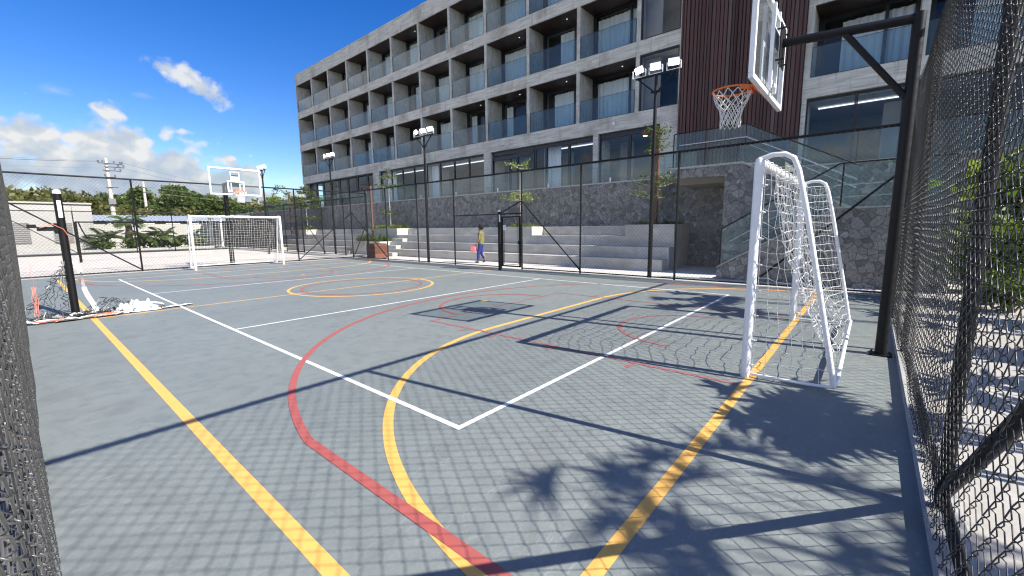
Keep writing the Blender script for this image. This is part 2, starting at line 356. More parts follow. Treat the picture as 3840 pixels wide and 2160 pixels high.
def world():
    w = bpy.data.worlds.new('World'); scene.world = w; w.use_nodes = True
    nt = w.node_tree; nt.nodes.clear()
    out = nt.nodes.new('ShaderNodeOutputWorld'); bg = N(nt, 'ShaderNodeBackground', inp={'Strength': .092})
    sky = nt.nodes.new('ShaderNodeTexSky'); sky.sky_type = 'NISHITA'; sky.sun_disc = False
    sky.sun_elevation = R(SUN_EL); sky.sun_rotation = math.atan2(sd.x, sd.y); sky.air_density = 1.0; sky.dust_density = .25; sky.ozone_density = 2.6
    hs = N(nt, 'ShaderNodeHueSaturation', inp={'Hue': .518, 'Saturation': 1.42, 'Value': 1.0}); L(nt, sky.outputs[0], hs.inputs['Color'])
    tc = nt.nodes.new('ShaderNodeTexCoord'); sp = nt.nodes.new('ShaderNodeSeparateXYZ'); L(nt, tc.outputs['Generated'], sp.inputs[0])
    def m(op, a, b=None, c=None):
        n = nt.nodes.new('ShaderNodeMath'); n.operation = op
        for i, v in enumerate((a, b, c)):
            if v is None: continue
            if hasattr(v, 'is_linked'): L(nt, v, n.inputs[i])
            else: n.inputs[i].default_value = v
        return n.outputs[0]
    az = m('MULTIPLY', m('ARCTAN2', sp.outputs[1], sp.outputs[0]), 180/math.pi)
    el = m('MULTIPLY', m('ARCSINE', sp.outputs[2]), 180/math.pi)
    def cv(x, y):
        c = nt.nodes.new('ShaderNodeCombineXYZ'); L(nt, x, c.inputs[0]); L(nt, y, c.inputs[1]); return c.outputs[0]
    def sstep(a, lo, hi):
        n = N(nt, 'ShaderNodeMapRange', interpolation_type='SMOOTHSTEP', inp={1: lo, 2: hi, 3: 0, 4: 1}); L(nt, a, n.inputs[0]); return n.outputs[0]
    vec = cv(az, m('MULTIPLY', el, 1.5))
    def fbm(v, s, d=7, r=.55, dist=.15, off=(0, 0, 0)):
        mp = nt.nodes.new('ShaderNodeMapping'); mp.inputs['Location'].default_value = off; L(nt, v, mp.inputs[0])
        n = N(nt, 'ShaderNodeTexNoise', inp={'Scale': s, 'Detail': d, 'Roughness': r, 'Distortion': dist}); L(nt, mp.outputs[0], n.inputs['Vector']); return n.outputs['Fac']
    # cumulus bank low on the horizon: its top height over azimuth 60..180 degrees
    t = N(nt, 'ShaderNodeMapRange', inp={1: 50.0, 2: 110.0, 3: 0.0, 4: 1.0}); L(nt, az, t.inputs[0])
    prof = ramp(nt, t.outputs[0], [(0, .22), (.14, .26), (.24, .30), (.30, .46), (.34, .52), (.38, .64), (.46, .74), (.50, .84), (.54, .92), (.57, .86), (.61, .80), (.68, .82), (1, .7)])
    top = m('MULTIPLY', prof.outputs[0], 11.5)
    vec = cv(az, m('MULTIPLY', el, 1.15))
    def puff(off):
        mp = nt.nodes.new('ShaderNodeMapping'); mp.inputs['Location'].default_value = off; L(nt, vec, mp.inputs[0])
        wn = N(nt, 'ShaderNodeTexNoise', inp={'Scale': .8, 'Detail': 4}); L(nt, mp.outputs[0], wn.inputs['Vector'])
        ad = N(nt, 'ShaderNodeMix', data_type='RGBA', blend_type='ADD', inp={0: 1.3}); ad.clamp_factor = False; L(nt, mp.outputs[0], ad.inputs[6]); L(nt, wn.outputs['Color'], ad.inputs[7])
        a = N(nt, 'ShaderNodeTexVoronoi', feature='SMOOTH_F1', voronoi_dimensions='2D', inp={'Scale': .36, 'Smoothness': .5}); L(nt, ad.outputs[2], a.inputs['Vector'])
        b = N(nt, 'ShaderNodeTexVoronoi', feature='SMOOTH_F1', voronoi_dimensions='2D', inp={'Scale': .95, 'Smoothness': .5}); L(nt, ad.outputs[2], b.inputs['Vector'])
        return m('SUBTRACT', .95, m('ADD', a.outputs['Distance'], m('MULTIPLY', b.outputs['Distance'], .42)))
    pf, pfb = puff((0, 0, 0)), puff((-.35, -.75, 0))
    n1 = fbm(vec, .26, 8, .5, .2, (3.1, 1.7, 0)); n1b = fbm(vec, .26, 8, .5, .2, (3.1-.5, 1.7-1.1, 0))
    edge = m('ADD', m('SUBTRACT', top, el), m('ADD', m('MULTIPLY', m('SUBTRACT', n1, .5), 4.8), m('MULTIPLY', m('SUBTRACT', pf, .25), 4.0)))
    bank = sstep(edge, -.4, 1.5)
    holes = sstep(fbm(vec, .16, 6, .55, .3, (9, 4, 0)), .22, .40)
    bank = m('MULTIPLY', bank, m('MAXIMUM', holes, m('MULTIPLY', sstep(el, 6.0, 3.0), .0)))
    # small separate cloud and a few faint wisps
    def blob(a0, e0, ra, re, ang, amp, sc, off):
        ca, sa = math.cos(R(ang)), math.sin(R(ang))
        da = m('SUBTRACT', az, a0); de = m('SUBTRACT', el, e0)
        p = m('DIVIDE', m('ADD', m('MULTIPLY', da, ca), m('MULTIPLY', de, sa)), ra)
        q = m('DIVIDE', m('SUBTRACT', m('MULTIPLY', de, ca), m('MULTIPLY', da, sa)), re)
        d = m('SQRT', m('ADD', m('MULTIPLY', p, p), m('MULTIPLY', q, q)))
        return m('SUBTRACT', m('ADD', 1.0, m('MULTIPLY', m('SUBTRACT', fbm(vec, sc, 7, .6, .3, off), .5), amp)), d)
    b1 = m('MULTIPLY', sstep(blob(75.6, 15.0, 3.9, 1.35, 27, 2.6, .42, (1, 2, 0)), -.02, .75), .92)
    b2 = m('MULTIPLY', sstep(blob(86.2, 12.6, 1.5, .6, 0, 1.6, .5, (5, 2, 0)), 0, 1.2), .28)
    b3 = m('MULTIPLY', sstep(blob(82.5, 12.0, 1.2, .6, 10, 1.6, .5, (8, 2, 0)), 0, 1.2), .16)
    b4 = m('MULTIPLY', sstep(blob(72.6, 7.3, 1.2, .6, 10, 1.6, .6, (2, 7, 0)), 0, 1.0), .30)
    b5 = m('MULTIPLY', sstep(blob(66.4, 4.6, 1.8, 1.6, 40, 2.0, .6, (4, 9, 0)), 0, 1.2), .55)
    b6 = m('MULTIPLY', sstep(blob(80.0, 13.2, 1.0, .35, 0, 1.6, .6, (4, 1, 0)), 0, 1.0), .20)
    small = m('MAXIMUM', m('MAXIMUM', m('MAXIMUM', b1, b2), m('MAXIMUM', b3, b4)), m('MAXIMUM', b5, b6))
    # out-of-view cumulus, mirrored in the panes; cover and brightness raised to light the facade
    rest = m('MULTIPLY', sstep(fbm(tc.outputs['Generated'], 2.6, 7, .55, .3, (1, 1, 1)), .44, .62), m('MAXIMUM', sstep(az, 100, 116), sstep(az, 20, 0)))
    rest = m('MULTIPLY', rest, sstep(el, 50, 24))
    mask = m('MAXIMUM', m('MAXIMUM', bank, small), rest)
    # sun side bright, undersides grey-blue
    light = m('ADD', .50, m('ADD', m('MULTIPLY', m('SUBTRACT', n1, n1b), 2.6), m('MULTIPLY', m('SUBTRACT', pf, pfb), 1.1)))
    deep = sstep(edge, 6.5, .3)
    lum = m('MINIMUM', m('MAXIMUM', m('ADD', m('MULTIPLY', light, .75), m('MULTIPLY', deep, .38)), 0.0), 1.0)
    cc = ramp(nt, lum, [(0, (2.6, 3.15, 4.0)), (.40, (3.1, 3.6, 4.3)), (.72, (3.75, 4.1, 4.45)), (1, (4.9, 4.95, 5.0))])
    cc.color_ramp.interpolation = 'EASE'
    for e in cc.color_ramp.elements: pass
    mixn = mixc(nt, m('MAXIMUM', bank, small), hs.outputs[0], cc.outputs[0]); mixn = mixc(nt, rest, mixn, (9.6, 9.7, 9.7))
    L(nt, mixn, bg.inputs[0]); L(nt, bg.outputs[0], out.inputs[0])
world()
vs = scene.view_settings; vs.view_transform = 'Standard'; vs.look = 'None'; vs.gamma = 1; vs.use_curve_mapping = False; vs.exposure = .92
cy = scene.cycles; cy.max_bounces = 8; cy.diffuse_bounces = 3; cy.glossy_bounces = 3; cy.transparent_max_bounces = 24; cy.transmission_bounces = 4
cy.caustics_reflective = False; cy.caustics_refractive = False; cy.sample_clamp_indirect = 6; cy.use_denoising = True; cy.filter_width = 1.2

# ------------------------------------------------------------------ ground
FX, NY, FY, LX, TOP = 9.80, -2.66, 19.10, -2.066, 3.475     # right, near, far, left fence lines; fence height
def sheet(name, mat, x0, x1, y0, y1, z, n=1):
    m = MB(); m.quad((x0, y0, z), (x1, y0, z), (x1, y1, z), (x0, y1, z)); return struct(m.build(name, mat))
sheet('ground', M['earth'], -400, 400, -200, 600, -.06)
sheet('court_floor', M['court'], -2.075, 9.68, -2.60, 18.97, 0)
sheet('path', M['path'], 9.93, 14.65, -4.2, 44, -.006)
sheet('near_path', M['paver'], -12, 10.9, -4.75, -2.70, -.012)
sheet('plant_bed', M['soil'], -12, 10.9, -14, -4.77, -.03)
sheet('sand_court', M['sand'], -14, 10.45, 19.28, 40.0, -.03)
sheet('road', M['asphalt'], -60, 40, 41.6, 45.4, -.04)
sheet('side_path', M['path'], -14, -2.2, -6, 19.2, -.016)
k = MB()
k.box(9.68, 9.93, -2.8, 19.0, -.1, .012); k.box(-2.15, -2.075, -2.8, 18.97, -.1, .010); k.box(-2.075, 9.68, -2.74, -2.585, -.1, .011); k.box(-2.15, 10.9, 18.97, 19.27, -.1, .014)
struct(k.build('court_kerb', M['kerb']))
k = MB(); k.box(-20, 10.4, 45.4, 45.75, -.1, .14); struct(k.build('road_kerb', M['kerb']))
k = MB(); k.box(-20, 10.4, 45.75, 46.95, -.1, .05); struct(k.build('far_plant_bed', M['earth']))

# ------------------------------------------------------------------ court lines
def strip(m, a, b, w, z):
    a = Vector((*a, z)); b = Vector((*b, z)); d = (b-a).normalized(); s = Vector((-d.y, d.x, 0))*w/2
    m.quad(a-s, b-s, b+s, a+s)
def arc(m, c, r, a0, a1, w, z, n=48):
    for i in range(n):
        t0 = R(a0+(a1-a0)*i/n); t1 = R(a0+(a1-a0)*(i+1)/n)
        P = lambda t, q: (c[0]+q*math.cos(t), c[1]+q*math.sin(t), z)
        m.quad(P(t0, r-w/2), P(t0, r+w/2), P(t1, r+w/2), P(t1, r-w/2))
VL, VC, VA = 16.2, 8.15, 3.01
w = MB(); lw = .05
for x in (lw/2, 8-lw/2): strip(w, (x, 0), (x, VL), lw, .0028)
for y in (lw/2, VL-lw/2): strip(w, (lw, y), (8-lw, y), lw, .0028)
for y in (VC-VA, VC+VA): strip(w, (lw, y), (8-lw, y), lw, .0028)
struct(w.build('white_volleyball_lines', M['line_white']))
yl = MB(); YG0, YG1, YX0, YX1, yw = -1.45, 17.72, -1.262, 9.62, .08
strip(yl, (YX0, YG0-.04), (YX0, YG1+.04), yw, .0012)
strip(yl, (YX0+.04, YG0), (YX1, YG0), yw, .0012); strip(yl, (YX0+.04, YG1), (YX1, YG1), yw, .0012)
strip(yl, (YX0+.04, VC), (YX1, VC), .055, .0012)
arc(yl, (4.0, VC), 1.83, 0, 360, yw*.9, .0019, 96)
for g, sgn, a in ((YG0, 1, 0), (YG1, -1, 0)):
    xl, xr = 2.62, 5.90
    if sgn > 0:
        arc(yl, (xl, g), 3.5, 90, 179.2, yw, .0019, 40); arc(yl, (xr, g), 3.5, .8, 90, yw, .0019, 40)
    else:
        arc(yl, (xl, g), 3.5, 180.8, 270, yw, .0019, 40); arc(yl, (xr, g), 3.5, 270, 359.2, yw, .0019, 40)
    strip(yl, (xl, g+sgn*3.5), (xr, g+sgn*3.5), yw, .0019)
    yl.disc((4.22, g+sgn*5.28, .0019), .075)
struct(yl.build('yellow_futsal_lines', M['line_yellow']))
rl = MB(); rw = MB()
for g, sgn in ((YG0, 1), (YG1, -1)):
    Y = lambda v: g+sgn*v
    th = math.degrees(math.asin((.72+.2)/5.085))
    c3 = (4.2, Y(-.2-YG0))
    if sgn > 0: arc(rl, c3, 5.085, th, 180-th, .065, .0036, 90)
    else: arc(rl, c3, 5.085, 180+th, 360-th, .065, .0036, 90)
    for x in (-.80, 9.20): strip(rl, (x, Y(.05)), (x, Y(2.17)), .07, .0036)
    for x in (2.32, 6.05): strip(rw, (x, Y(.05)), (x, Y(4.66)), .055, .0036)
    strip(rw, (2.345, Y(4.64)), (6.02, Y(4.64)), .055, .0036)
    for v in (1.1, 2.15, 3.15, 3.75):
        strip(rw, (2.25, Y(v)), (2.12, Y(v)), .055, .0036); strip(rw, (6.12, Y(v)), (6.25, Y(v)), .055, .0036)
    a0, a1 = (0, 180) if sgn > 0 else (180, 360)
    arc(rl, (4.18, Y(4.70)), 1.24, a0, a1, .055, .0044, 50)
    arc(rw, (4.25, Y(1.06)), 1.04, a0, a1, .055, .0044, 40)
arc(rl, (4.0, VC), 1.53, 0, 360, .05, .0036, 80)
struct(rl.build('red_basketball_lines', M['line_red'])); struct(rw.build('worn_red_key_lines', M['line_red_worn']))

# ------------------------------------------------------------------ chain link fences
def chain(name, axis, fixed, s0, s1, z0, z1, parent, r=.0021, sides=4, detail=False, t=.006, bulge=None, p=.0545, h=.118, mat='wire'):
    nw = int(round((s1-s0)/p)); nz = int(round((z1-z0)/(h/2)))
    zz = z0+np.arange(nz+1)*h/2
    i = np.arange(nw)[:, None]; j = np.arange(nz+1)[None, :]
    sgn = np.where((i+j) % 2 == 0, 1.0, -1.0)
    s = s0+(i+.5)*p+sgn*(p/2+.0025); z = np.broadcast_to(zz, s.shape); off = np.zeros_like(s)
    jit = rng.normal(0, .0028, s.shape); s = s+jit*.6; z = z+rng.normal(0, .0022, s.shape)
    if detail:
        # round every bend and carry the legs alternately before and behind the plane
        d = .0065; leg = np.where((i+j) % 2 == 0, 1.0, -1.0)
        S = np.stack([s-sgn*d*.9, s, s-sgn*d*.9], -1).reshape(nw, -1)
        Z = np.stack([z-d, z, z+d], -1).reshape(nw, -1)
        O = np.stack([-leg*t, 0*leg, leg*t], -1).reshape(nw, -1)
    else:
        S, Z, O = s, z, off
    if bulge is not None: O = O+bulge(S, Z)
    if axis == 'x': P = np.stack([S, fixed+O, Z], -1)
    else: P = np.stack([fixed+O, S, Z], -1)
    V, F = tubes_np(P, r, sides)
    o = parent_loc(parent)
    return np_mesh(name, V, F, M[mat], parent, True, (o.x, o.y, o.z))
def P3(axis, fixed, s, z): return (s, fixed, z) if axis == 'x' else (fixed, s, z)
def fence_frame(f, axis, fixed, s0, s1, posts, braces=(), rails=None, top=TOP, pr=.030, rr=.024, bottom=.07, off=0.0):
    for s in posts: MB().bar(P3(axis, fixed+off, s, -.05), P3(axis, fixed+off, s, top), pr, 12).build('post', M['black'], f, True)
    MB().bar(P3(axis, fixed+off, s0, top), P3(axis, fixed+off, s1, top), pr, 12).build('top_rail', M['black'], f, True)
    if bottom: MB().bar(P3(axis, fixed+off, s0, bottom), P3(axis, fixed+off, s1, bottom), rr*.9, 10).build('bottom_rail', M['black'], f, True)
    for a, b in braces: MB().bar(P3(axis, fixed+off, *a), P3(axis, fixed+off, *b), rr, 10).build('brace', M['black'], f, True)
    for a, b in (rails or ()): MB().bar(P3(axis, fixed+off, *a), P3(axis, fixed+off, *b), rr, 10).build('middle_rail', M['black'], f, True)

# near fence, right beside the camera
nf = thing('chain_link_fence', 'chain link fence close at the right edge, its wire loops large and clear', 'fence', (4, NY, 0), 'court fences')
fence_frame(nf, 'x', NY, -2.07, 9.8, [-2.07, 1.02, 4.65, 8.2], [((1.02, .08), (-2.03, 2.42)), ((8.2, .08), (9.8, 1.5))], top=3.60, pr=.032, rr=.028, bottom=.09)
chain('chain_mesh', 'x', NY+.042, -2.03, 9.76, .03, 3.60, nf, .0021, 6, True, .0075, lambda S, Z: .010*np.sin(S*1.3+Z*1.1)+.006*np.sin(S*3.1-Z*2.0))
# left fence, seen almost edge-on
lf = thing('chain_link_fence', 'chain link fence seen edge-on as a dark grey mass along the left border', 'fence', (LX, 8, 0), 'court fences')
fence_frame(lf, 'y', LX-.045, NY, FY, [-.6, 2.9, 6.4, 9.9, 13.4, 16.9], [((.0, .1), (3.0, 2.4))], top=3.60, off=0, bottom=.07)
chain('chain_mesh', 'y', LX+.003, NY+.1, FY-.05, .02, 3.60, lf, .0022, 5, True, .0085, mat='wire_grey', bulge= lambda S, Z: .036*np.clip((S-.5)/9, 0, 1)*np.sin(np.clip(Z/3.6, 0, 1)*3.14)+.006*np.sin(S*2.1+Z*1.7)+.004*np.sin(S*5.3-Z*3.1))
# far fence behind the far goal
ff = thing('chain_link_fence', 'chain link fence behind the far goal, in front of the sand court', 'fence', (4, FY, 0), 'court fences')
fence_frame(ff, 'x', FY, LX, 10.75, [LX, 1.05, 4.15, 6.93, FX, 10.75], [((1.02, .1), (LX+.05, 2.50)), ((6.98, .1), (9.78, 2.36)), ((9.86, .1), (10.72, 1.9))], bottom=.05)
chain('chain_mesh', 'x', FY-.035, LX+.03, 10.72, .03, TOP, ff, .0033, 3)
# right fence with the gate
GY0, GY1, GH = 7.36, 8.30, 2.02
rf = thing('chain_link_fence', 'long chain link fence with a narrow gate in front of the concrete bleachers', 'fence', (FX, 8, 0), 'court fences')
fence_frame(rf, 'y', FX, NY, FY, [1.85, 4.89, 7.32, 10.9, 13.35, 15.8, 17.6],
            [((4.87, .1), (7.32, 2.44)), ((7.32, 2.46), (8.30, 2.07)), ((-2.55, 2.50), (-.02, .02)), ((15.8, .1), (19.05, 2.42))],
            [((GY0, GH), (10.9, GH))], bottom=None)
MB().bar((FX, 8.32, 0), (FX, 8.32, GH), .026, 10).build('post', M['black'], rf, True)
m1 = MB(); m1.bar((FX, GY1+.05, .06), (FX, FY, .06), .02, 8); m1.bar((FX, NY, .06), (FX, GY0-.05, .06), .02, 8); m1.build('bottom_rail', M['black'], rf, True)
chain('chain_mesh', 'y', FX-.035, NY+.05, GY0-.06, .04, TOP, rf, .0031, 3, mat='wire_grey')
chain('chain_mesh', 'y', FX-.035, GY1+.06, FY-.05, .04, TOP, rf, .0031, 3, mat='wire_grey')
chain('chain_mesh', 'y', FX-.035, GY0, GY1, GH+.05, TOP, rf, .0031, 3, mat='wire_grey')
gt = MB()
for a, b in (((GY0+.05, .08), (GY0+.05, 1.93)), ((GY1-.05, .08), (GY1-.05, 1.93))): gt.box(FX-.025, FX+.025, a[0]-.028, a[0]+.028, a[1], b[1])
gt.box(FX-.022, FX+.022, GY0+.078, GY1-.078, .08, .13); gt.box(FX-.022, FX+.022, GY0+.078, GY1-.078, 1.88, 1.93)
gate = gt.build('gate', M['black'], rf)
g2 = MB()
for y in (GY0+.14, GY1-.14): g2.bar((FX, y, .17), (FX, y, 1.83), .010, 6)
for z in (.17, 1.83): g2.bar((FX, GY0+.14, z), (FX, GY1-.14, z), .010, 6)
g2.build('inner_frame', M['black'], gate)
def sub_chain(*a, **k): return chain(*a, **k)
chain('gate_mesh', 'y', FX-.01, GY0+.09, GY1-.09, .14, 1.87, gate, .0023, 3)
h_ = MB(); h_.box(FX-.06, FX-.026, GY0+.03, GY0+.09, .92, 1.04); h_.bar((FX-.06, GY0+.06, 1.0), (FX-.06, GY0+.19, 1.0), .009, 6); h_.build('latch', M['black'], gate)
n_ = MB(); n_.box(FX-.052, FX-.046, 8.03, 8.17, 1.43, 1.62); nt_ = n_.build('notice', M['paper'], gate)
n2 = MB()
for q, (a, b) in enumerate(((8.05, 8.15), (8.06, 8.11), (8.05, 8.13))): n2.box(FX-.054, FX-.0525, a, b, 1.58-.045*q-.008, 1.58-.045*q)
o_ = n2.build('notice_print', M['louvre'], gate)
# fences round the sand court
sf = thing('chain_link_fence', 'chain link fence with its own gate along the right side of the sand court', 'fence', (10.6, 30, 0), 'sand court fences')
fence_frame(sf, 'y', 10.6, FY, 40, [21.4, 24.1, 26.9, 29.7, 32.6, 36.3, 40], [((23.9, .1), (26.6, 2.1)), ((26.9, 2.35), (28.1, 2.0))], [((26.9, 2.0), (29.7, 2.0))], top=3.3, bottom=.05)
chain('chain_mesh', 'y', 10.57, FY+.1, 39.95, .03, 3.3, sf, .0034, 3)
sgate = MB()
for y in (26.95, 28.05): sgate.box(10.575, 10.625, y-.03, y+.03, .05, 1.9)
sgate.box(10.58, 10.62, 26.98, 28.02, .05, .11); sgate.box(10.58, 10.62, 26.98, 28.02, 1.84, 1.9); sgate.build('gate', M['black'], sf)
sb = thing('chain_link_fence', 'low chain link fence across the far end of the sand court, before the palms', 'fence', (4, 40, 0), 'sand court fences')
fence_frame(sb, 'x', 40, -14, 10.6, [-10, -5.6, .75, 3.9, 6.2, 8.95], [((.75, .1), (-2.2, 2.5)), ((8.95, .1), (9.7, .9))], top=3.0, bottom=.05)
chain('chain_mesh', 'x', 39.97, -13.9, 10.55, .03, 3.0, sb, .003, 3)
# ------------------------------------------------------------------ goals
def rope_grid(m, pts, r, n=4):
    # pts[i][j]: tubes along both directions of a grid of points
    for row in pts: m.tube(row, r, n, False)
    for j in range(len(pts[0])): m.tube([row[j] for row in pts], r, n, False)
def goal(cx, cy, d, label, seed, hang):
    rg = random.Random(seed)
    g = thing('football_goal', label, 'goal', (cx, cy, 0), 'white football goals')
    W, H, pr = 1.64, 2.09, .043
    T = lambda x, y, z: (cx+x, cy+d*y, z)
    for s in (-1, 1):
        p = MB(); p.tube([T(s*W, 0, 0), T(s*W, 0, H-.01), T(s*W, 0, H+.035), T(s*W, 0, H+.052)], [pr, pr, pr*.82, pr*.35], 20); p.build('goal_post', M['white'], g, True)
    MB().bar(T(-W+.01, 0, H), T(W-.01, 0, H), pr*.96, 20).build('crossbar', M['white'], g, True)
    side = [(0, H+.03), (-.10, H+.062), (-.20, H+.058), (-.27, H+.015), (-.315, H-.10), (-.40, 1.62), (-.655, .36), (-.70, .12), (-.705, .06)]
    for s in (-1, 1):
        p = MB(); p.tube([T(s*W, y, z) for y, z in side], .023, 12); p.tube([T(s*W, -.705, .05), T(s*(W), -.5, .035), T(s*W, 0, .032)], .014, 10)
        p.build('side_frame', M['white'], g, True)
    p = MB(); p.tube([T(-W, -.705, .05), T(-W+.10, -.73, .09), T(-W+.25, -.73, .13), T(W-.25, -.73, .13), T(W-.10, -.73, .09), T(W, -.705, .05)], .019, 12); p.build('rear_bar', M['white'], g, True)
    def yf(z):
        q = sorted((b, a) for a, b in side)
        for (z0, y0), (z1, y1) in zip(q, q[1:]):
            if z0 <= z <= z1: return y0+(y1-y0)*(z-z0)/max(1e-6, z1-z0)
        return -.7
    # back net: laced along the crossbar, hanging and bellying back to the rear bar
    nu, nv = 32, 19; rows = []
    for j in range(nv+1):
        v = j/nv; row = []
        for i in range(nu+1):
            u = i/nu; x = -W+.03+(2*W-.06)*u
            edge = min(u, 1-u); z = H-.05-(H-.17)*v+.05*(v**2)*math.sin(u*9+seed)*.5
            e = min(1, edge/.20); e = e*e*(3-2*e)
            yc = -.03-.66*v**hang-.05*math.sin(math.pi*u)*math.sin(math.pi*v)
            y = yc*e+(yf(min(z, H-.02))*.97)*(1-e)
            x += .018*math.sin(v*7+i*1.3)+rg.gauss(0, .008); y += rg.gauss(0, .012); z += rg.gauss(0, .010)
            row.append(T(x, y, max(.03, z)))
        rows.append(row)
    nm = MB(); rope_grid(nm, rows, .0030, 4); nm.build('back_net', M['rope'], g, True)
    for s in (-1, 1):
        rows = []
        for j in range(16):
            z = .06+(H-.02-.06)*j/15; row = []
            e = yf(min(z, H-.1))
            for i in range(7):
                t = i/6; y = -.055+(e+.055)*t
                row.append(T(s*W+rg.gauss(0, .012)+(.03*math.sin(3.1*t) if 0 < i < 6 else 0), y+(rg.gauss(0, .012) if 0 < i < 6 else 0), z-.035*math.sin(math.pi*t)+rg.gauss(0, .008)))
            rows.append(row)
        nm = MB(); rope_grid(nm, rows, .0030, 4)
        for j in range(0, 16, 2):      # lashings round the post
            z = .12+j*.125; q = T(s*W, -.055, z); nm.tube([T(s*W+.02, -.045, z), T(s*W, -.075, z+.01), T(s*W-.02, -.045, z+.02)], .007, 5)
        nm.build('side_net', M['rope'], g, True)
    lm = MB()                           # the cord that laces the net to the crossbar
    n = 64; lm.tube([T(-W+.05+(2*W-.1)*k/n, .058*math.cos(k*1.25), H+.058*math.sin(k*1.25)) for k in range(n+1)], .0045, 4, False); lm.build('lacing', M['rope'], g, True)
    return g
goal(4.26, -1.40, 1, 'white football goal close by on the right, its net hanging in bunched folds', 3, 1.9)
goal(4.12, 17.95, -1, 'white football goal far off before the left end of the court', 5, 2.6)

# ------------------------------------------------------------------ basketball hoops
def hoop(cx, by, py, px, d, zb, label, armz):
    g = thing('basketball_hoop', label, 'basketball hoop', (px, py, 0), 'basketball hoops')
    W, H = 1.80, 1.05
    p = MB(); p.tube([(px, py, 0), (px, py, armz+.05)], .055, 20); p.build('post', M['black'], g, True)
    p = MB(); p.box(px-.10, px+.10, py-.10, py+.10, 0, .012)
    for sx in (-.08, .08):
        for sy in (-.08, .08): p.bar((px+sx, py+sy, .012), (px+sx, py+sy, .03), .010, 6)
    p.build('base_plate', M['black'], g)
    back = by-d*.14
    MB().tube([(px, py+d*.02, armz), (cx, back, armz+.01)], .048, 18).build('arm', M['black'], g, True)
    f = .51
    MB().bar((px+(cx-px)*f, py+(back-py)*f, armz-.02), (px, py+d*.04, armz-.78), .032, 14).build('brace', M['black'], g, True)
    p = MB(); p.box(cx-.16, cx+.16, back, back+d*.012, armz-.26, armz+.20)
    for sx in (-.12, .12):
        for z in (-.2, .14): p.bar((cx+sx, back-d*.04, armz+z), (cx+sx, back+d*.05, armz+z), .010, 6)
    p.build('mounting_plate', M['black'], g)
    p = MB()                             # white support frame behind the clear board
    for sx in (-.15, .15): p.box(cx+sx-.022, cx+sx+.022, by-d*.075, by-d*.035, zb+.06, zb+H-.06)
    p.box(cx-.128, cx+.128, by-d*.075, by-d*.035, zb+.52, zb+.74)
    for z in (zb+.12, zb+H-.16): p.box(cx-.128, cx+.128, by-d*.07, by-d*.04, z, z+.04)
    p.build('support_frame', M['white'], g)
    MB().box(cx-W/2+.04, cx+W/2-.04, by-.008, by+.008, zb+.04, zb+H-.04).build('backboard', M['acrylic'], g)
    p = MB(); t = .055
    p.box(cx-W/2, cx+W/2, by-.032, by+.020, zb, zb+t); p.box(cx-W/2, cx+W/2, by-.032, by+.020, zb+H-t, zb+H)
    p.box(cx-W/2, cx-W/2+t, by-.032, by+.020, zb+t, zb+H-t); p.box(cx+W/2-t, cx+W/2, by-.032, by+.020, zb+t, zb+H-t)
    p.build('board_frame', M['white'], g, bevel=.004)
    p = MB(); yy = sorted((by+d*.010, by+d*.014)); w2, z0, z1, t = .30, zb+.13, zb+.56, .05
    p.box(cx-w2, cx+w2, yy[0], yy[1], z0, z0+t); p.box(cx-w2, cx+w2, yy[0], yy[1], z1-t, z1)
    p.box(cx-w2, cx-w2+t, yy[0], yy[1], z0+t, z1-t); p.box(cx+w2-t, cx+w2, yy[0], yy[1], z0+t, z1-t); p.build('target_square', M['white'], g)
    rz = zb+.15; rc = (cx, by+d*.385, rz); r = .228
    rim = MB(); rim.tube([(rc[0]+r*math.cos(a), rc[1]+r*math.sin(a), rz) for a in [2*math.pi*k/40 for k in range(40)]], .011, 10, closed=True)
    # flat shield plate on the back half of the ring, and the bracket
    for k in range(12):
        a0 = -d*math.pi/2-1.0+2.0*k/12; a1 = -d*math.pi/2-1.0+2.0*(k+1)/12
        q = lambda a, rr, z: (rc[0]+rr*math.cos(a), rc[1]+rr*math.sin(a), z)
        rim.quad(q(a0, r+.012, rz-.05), q(a1, r+.012, rz-.05), q(a1, r+.012, rz+.006), q(a0, r+.012, rz+.006))
        rim.quad(q(a0, r+.016, rz+.006), q(a1, r+.016, rz+.006), q(a1, r+.016, rz-.05), q(a0, r+.016, rz-.05))
    rim.box(cx-.085, cx+.085, *sorted((by+d*.016, by+d*.16)), rz-.012, rz+.006)
    rim.prism([(by+d*.016, rz-.013), (by+d*.15, rz-.013), (by+d*.016, rz-.15)], 'x', cx-.06, cx-.052); rim.prism([(by+d*.016, rz-.013), (by+d*.15, rz-.013), (by+d*.016, rz-.15)], 'x', cx+.052, cx+.06)
    rim.box(cx-.08, cx+.08, *sorted((by+d*.015, by+d*.028)), rz-.15, rz-.013)
    rimo = rim.build('rim', M['orange'], g)
    n = MB(); K = 12; prof = [(.222, -.015), (.205, -.085), (.175, -.15), (.145, -.21), (.125, -.27), (.118, -.33), (.122, -.40)]
    rg = random.Random(int(by*10))
    def pt(k, j):
        a = 2*math.pi*(k+(.5 if j % 2 else 0))/K; rr, z = prof[j]; rr *= 1+rg.uniform(-.05, .05)
        return (rc[0]+rr*math.cos(a), rc[1]+rr*math.sin(a), rz+z+rg.uniform(-.008, .008))
    P = [[pt(k, j) for k in range(K)] for j in range(len(prof))]
    for j in range(len(prof)-1):
        for k in range(K):
            k2 = (k+1) % K if j % 2 else (k-1) % K
            n.tube([P[j][k], P[j+1][k]], .0055, 5, True); n.tube([P[j][k], P[j+1][k2]], .0055, 5, True)
    for k in range(K):
        a, b = Vector(P[-1][k]), Vector(P[-1][(k+1) % K]); mid = (a+b)/2+Vector((0, 0, -.05)); n.tube([a, mid, b], .0055, 5, True)
    n.build('net', M['rope'], rimo, True)
    return g
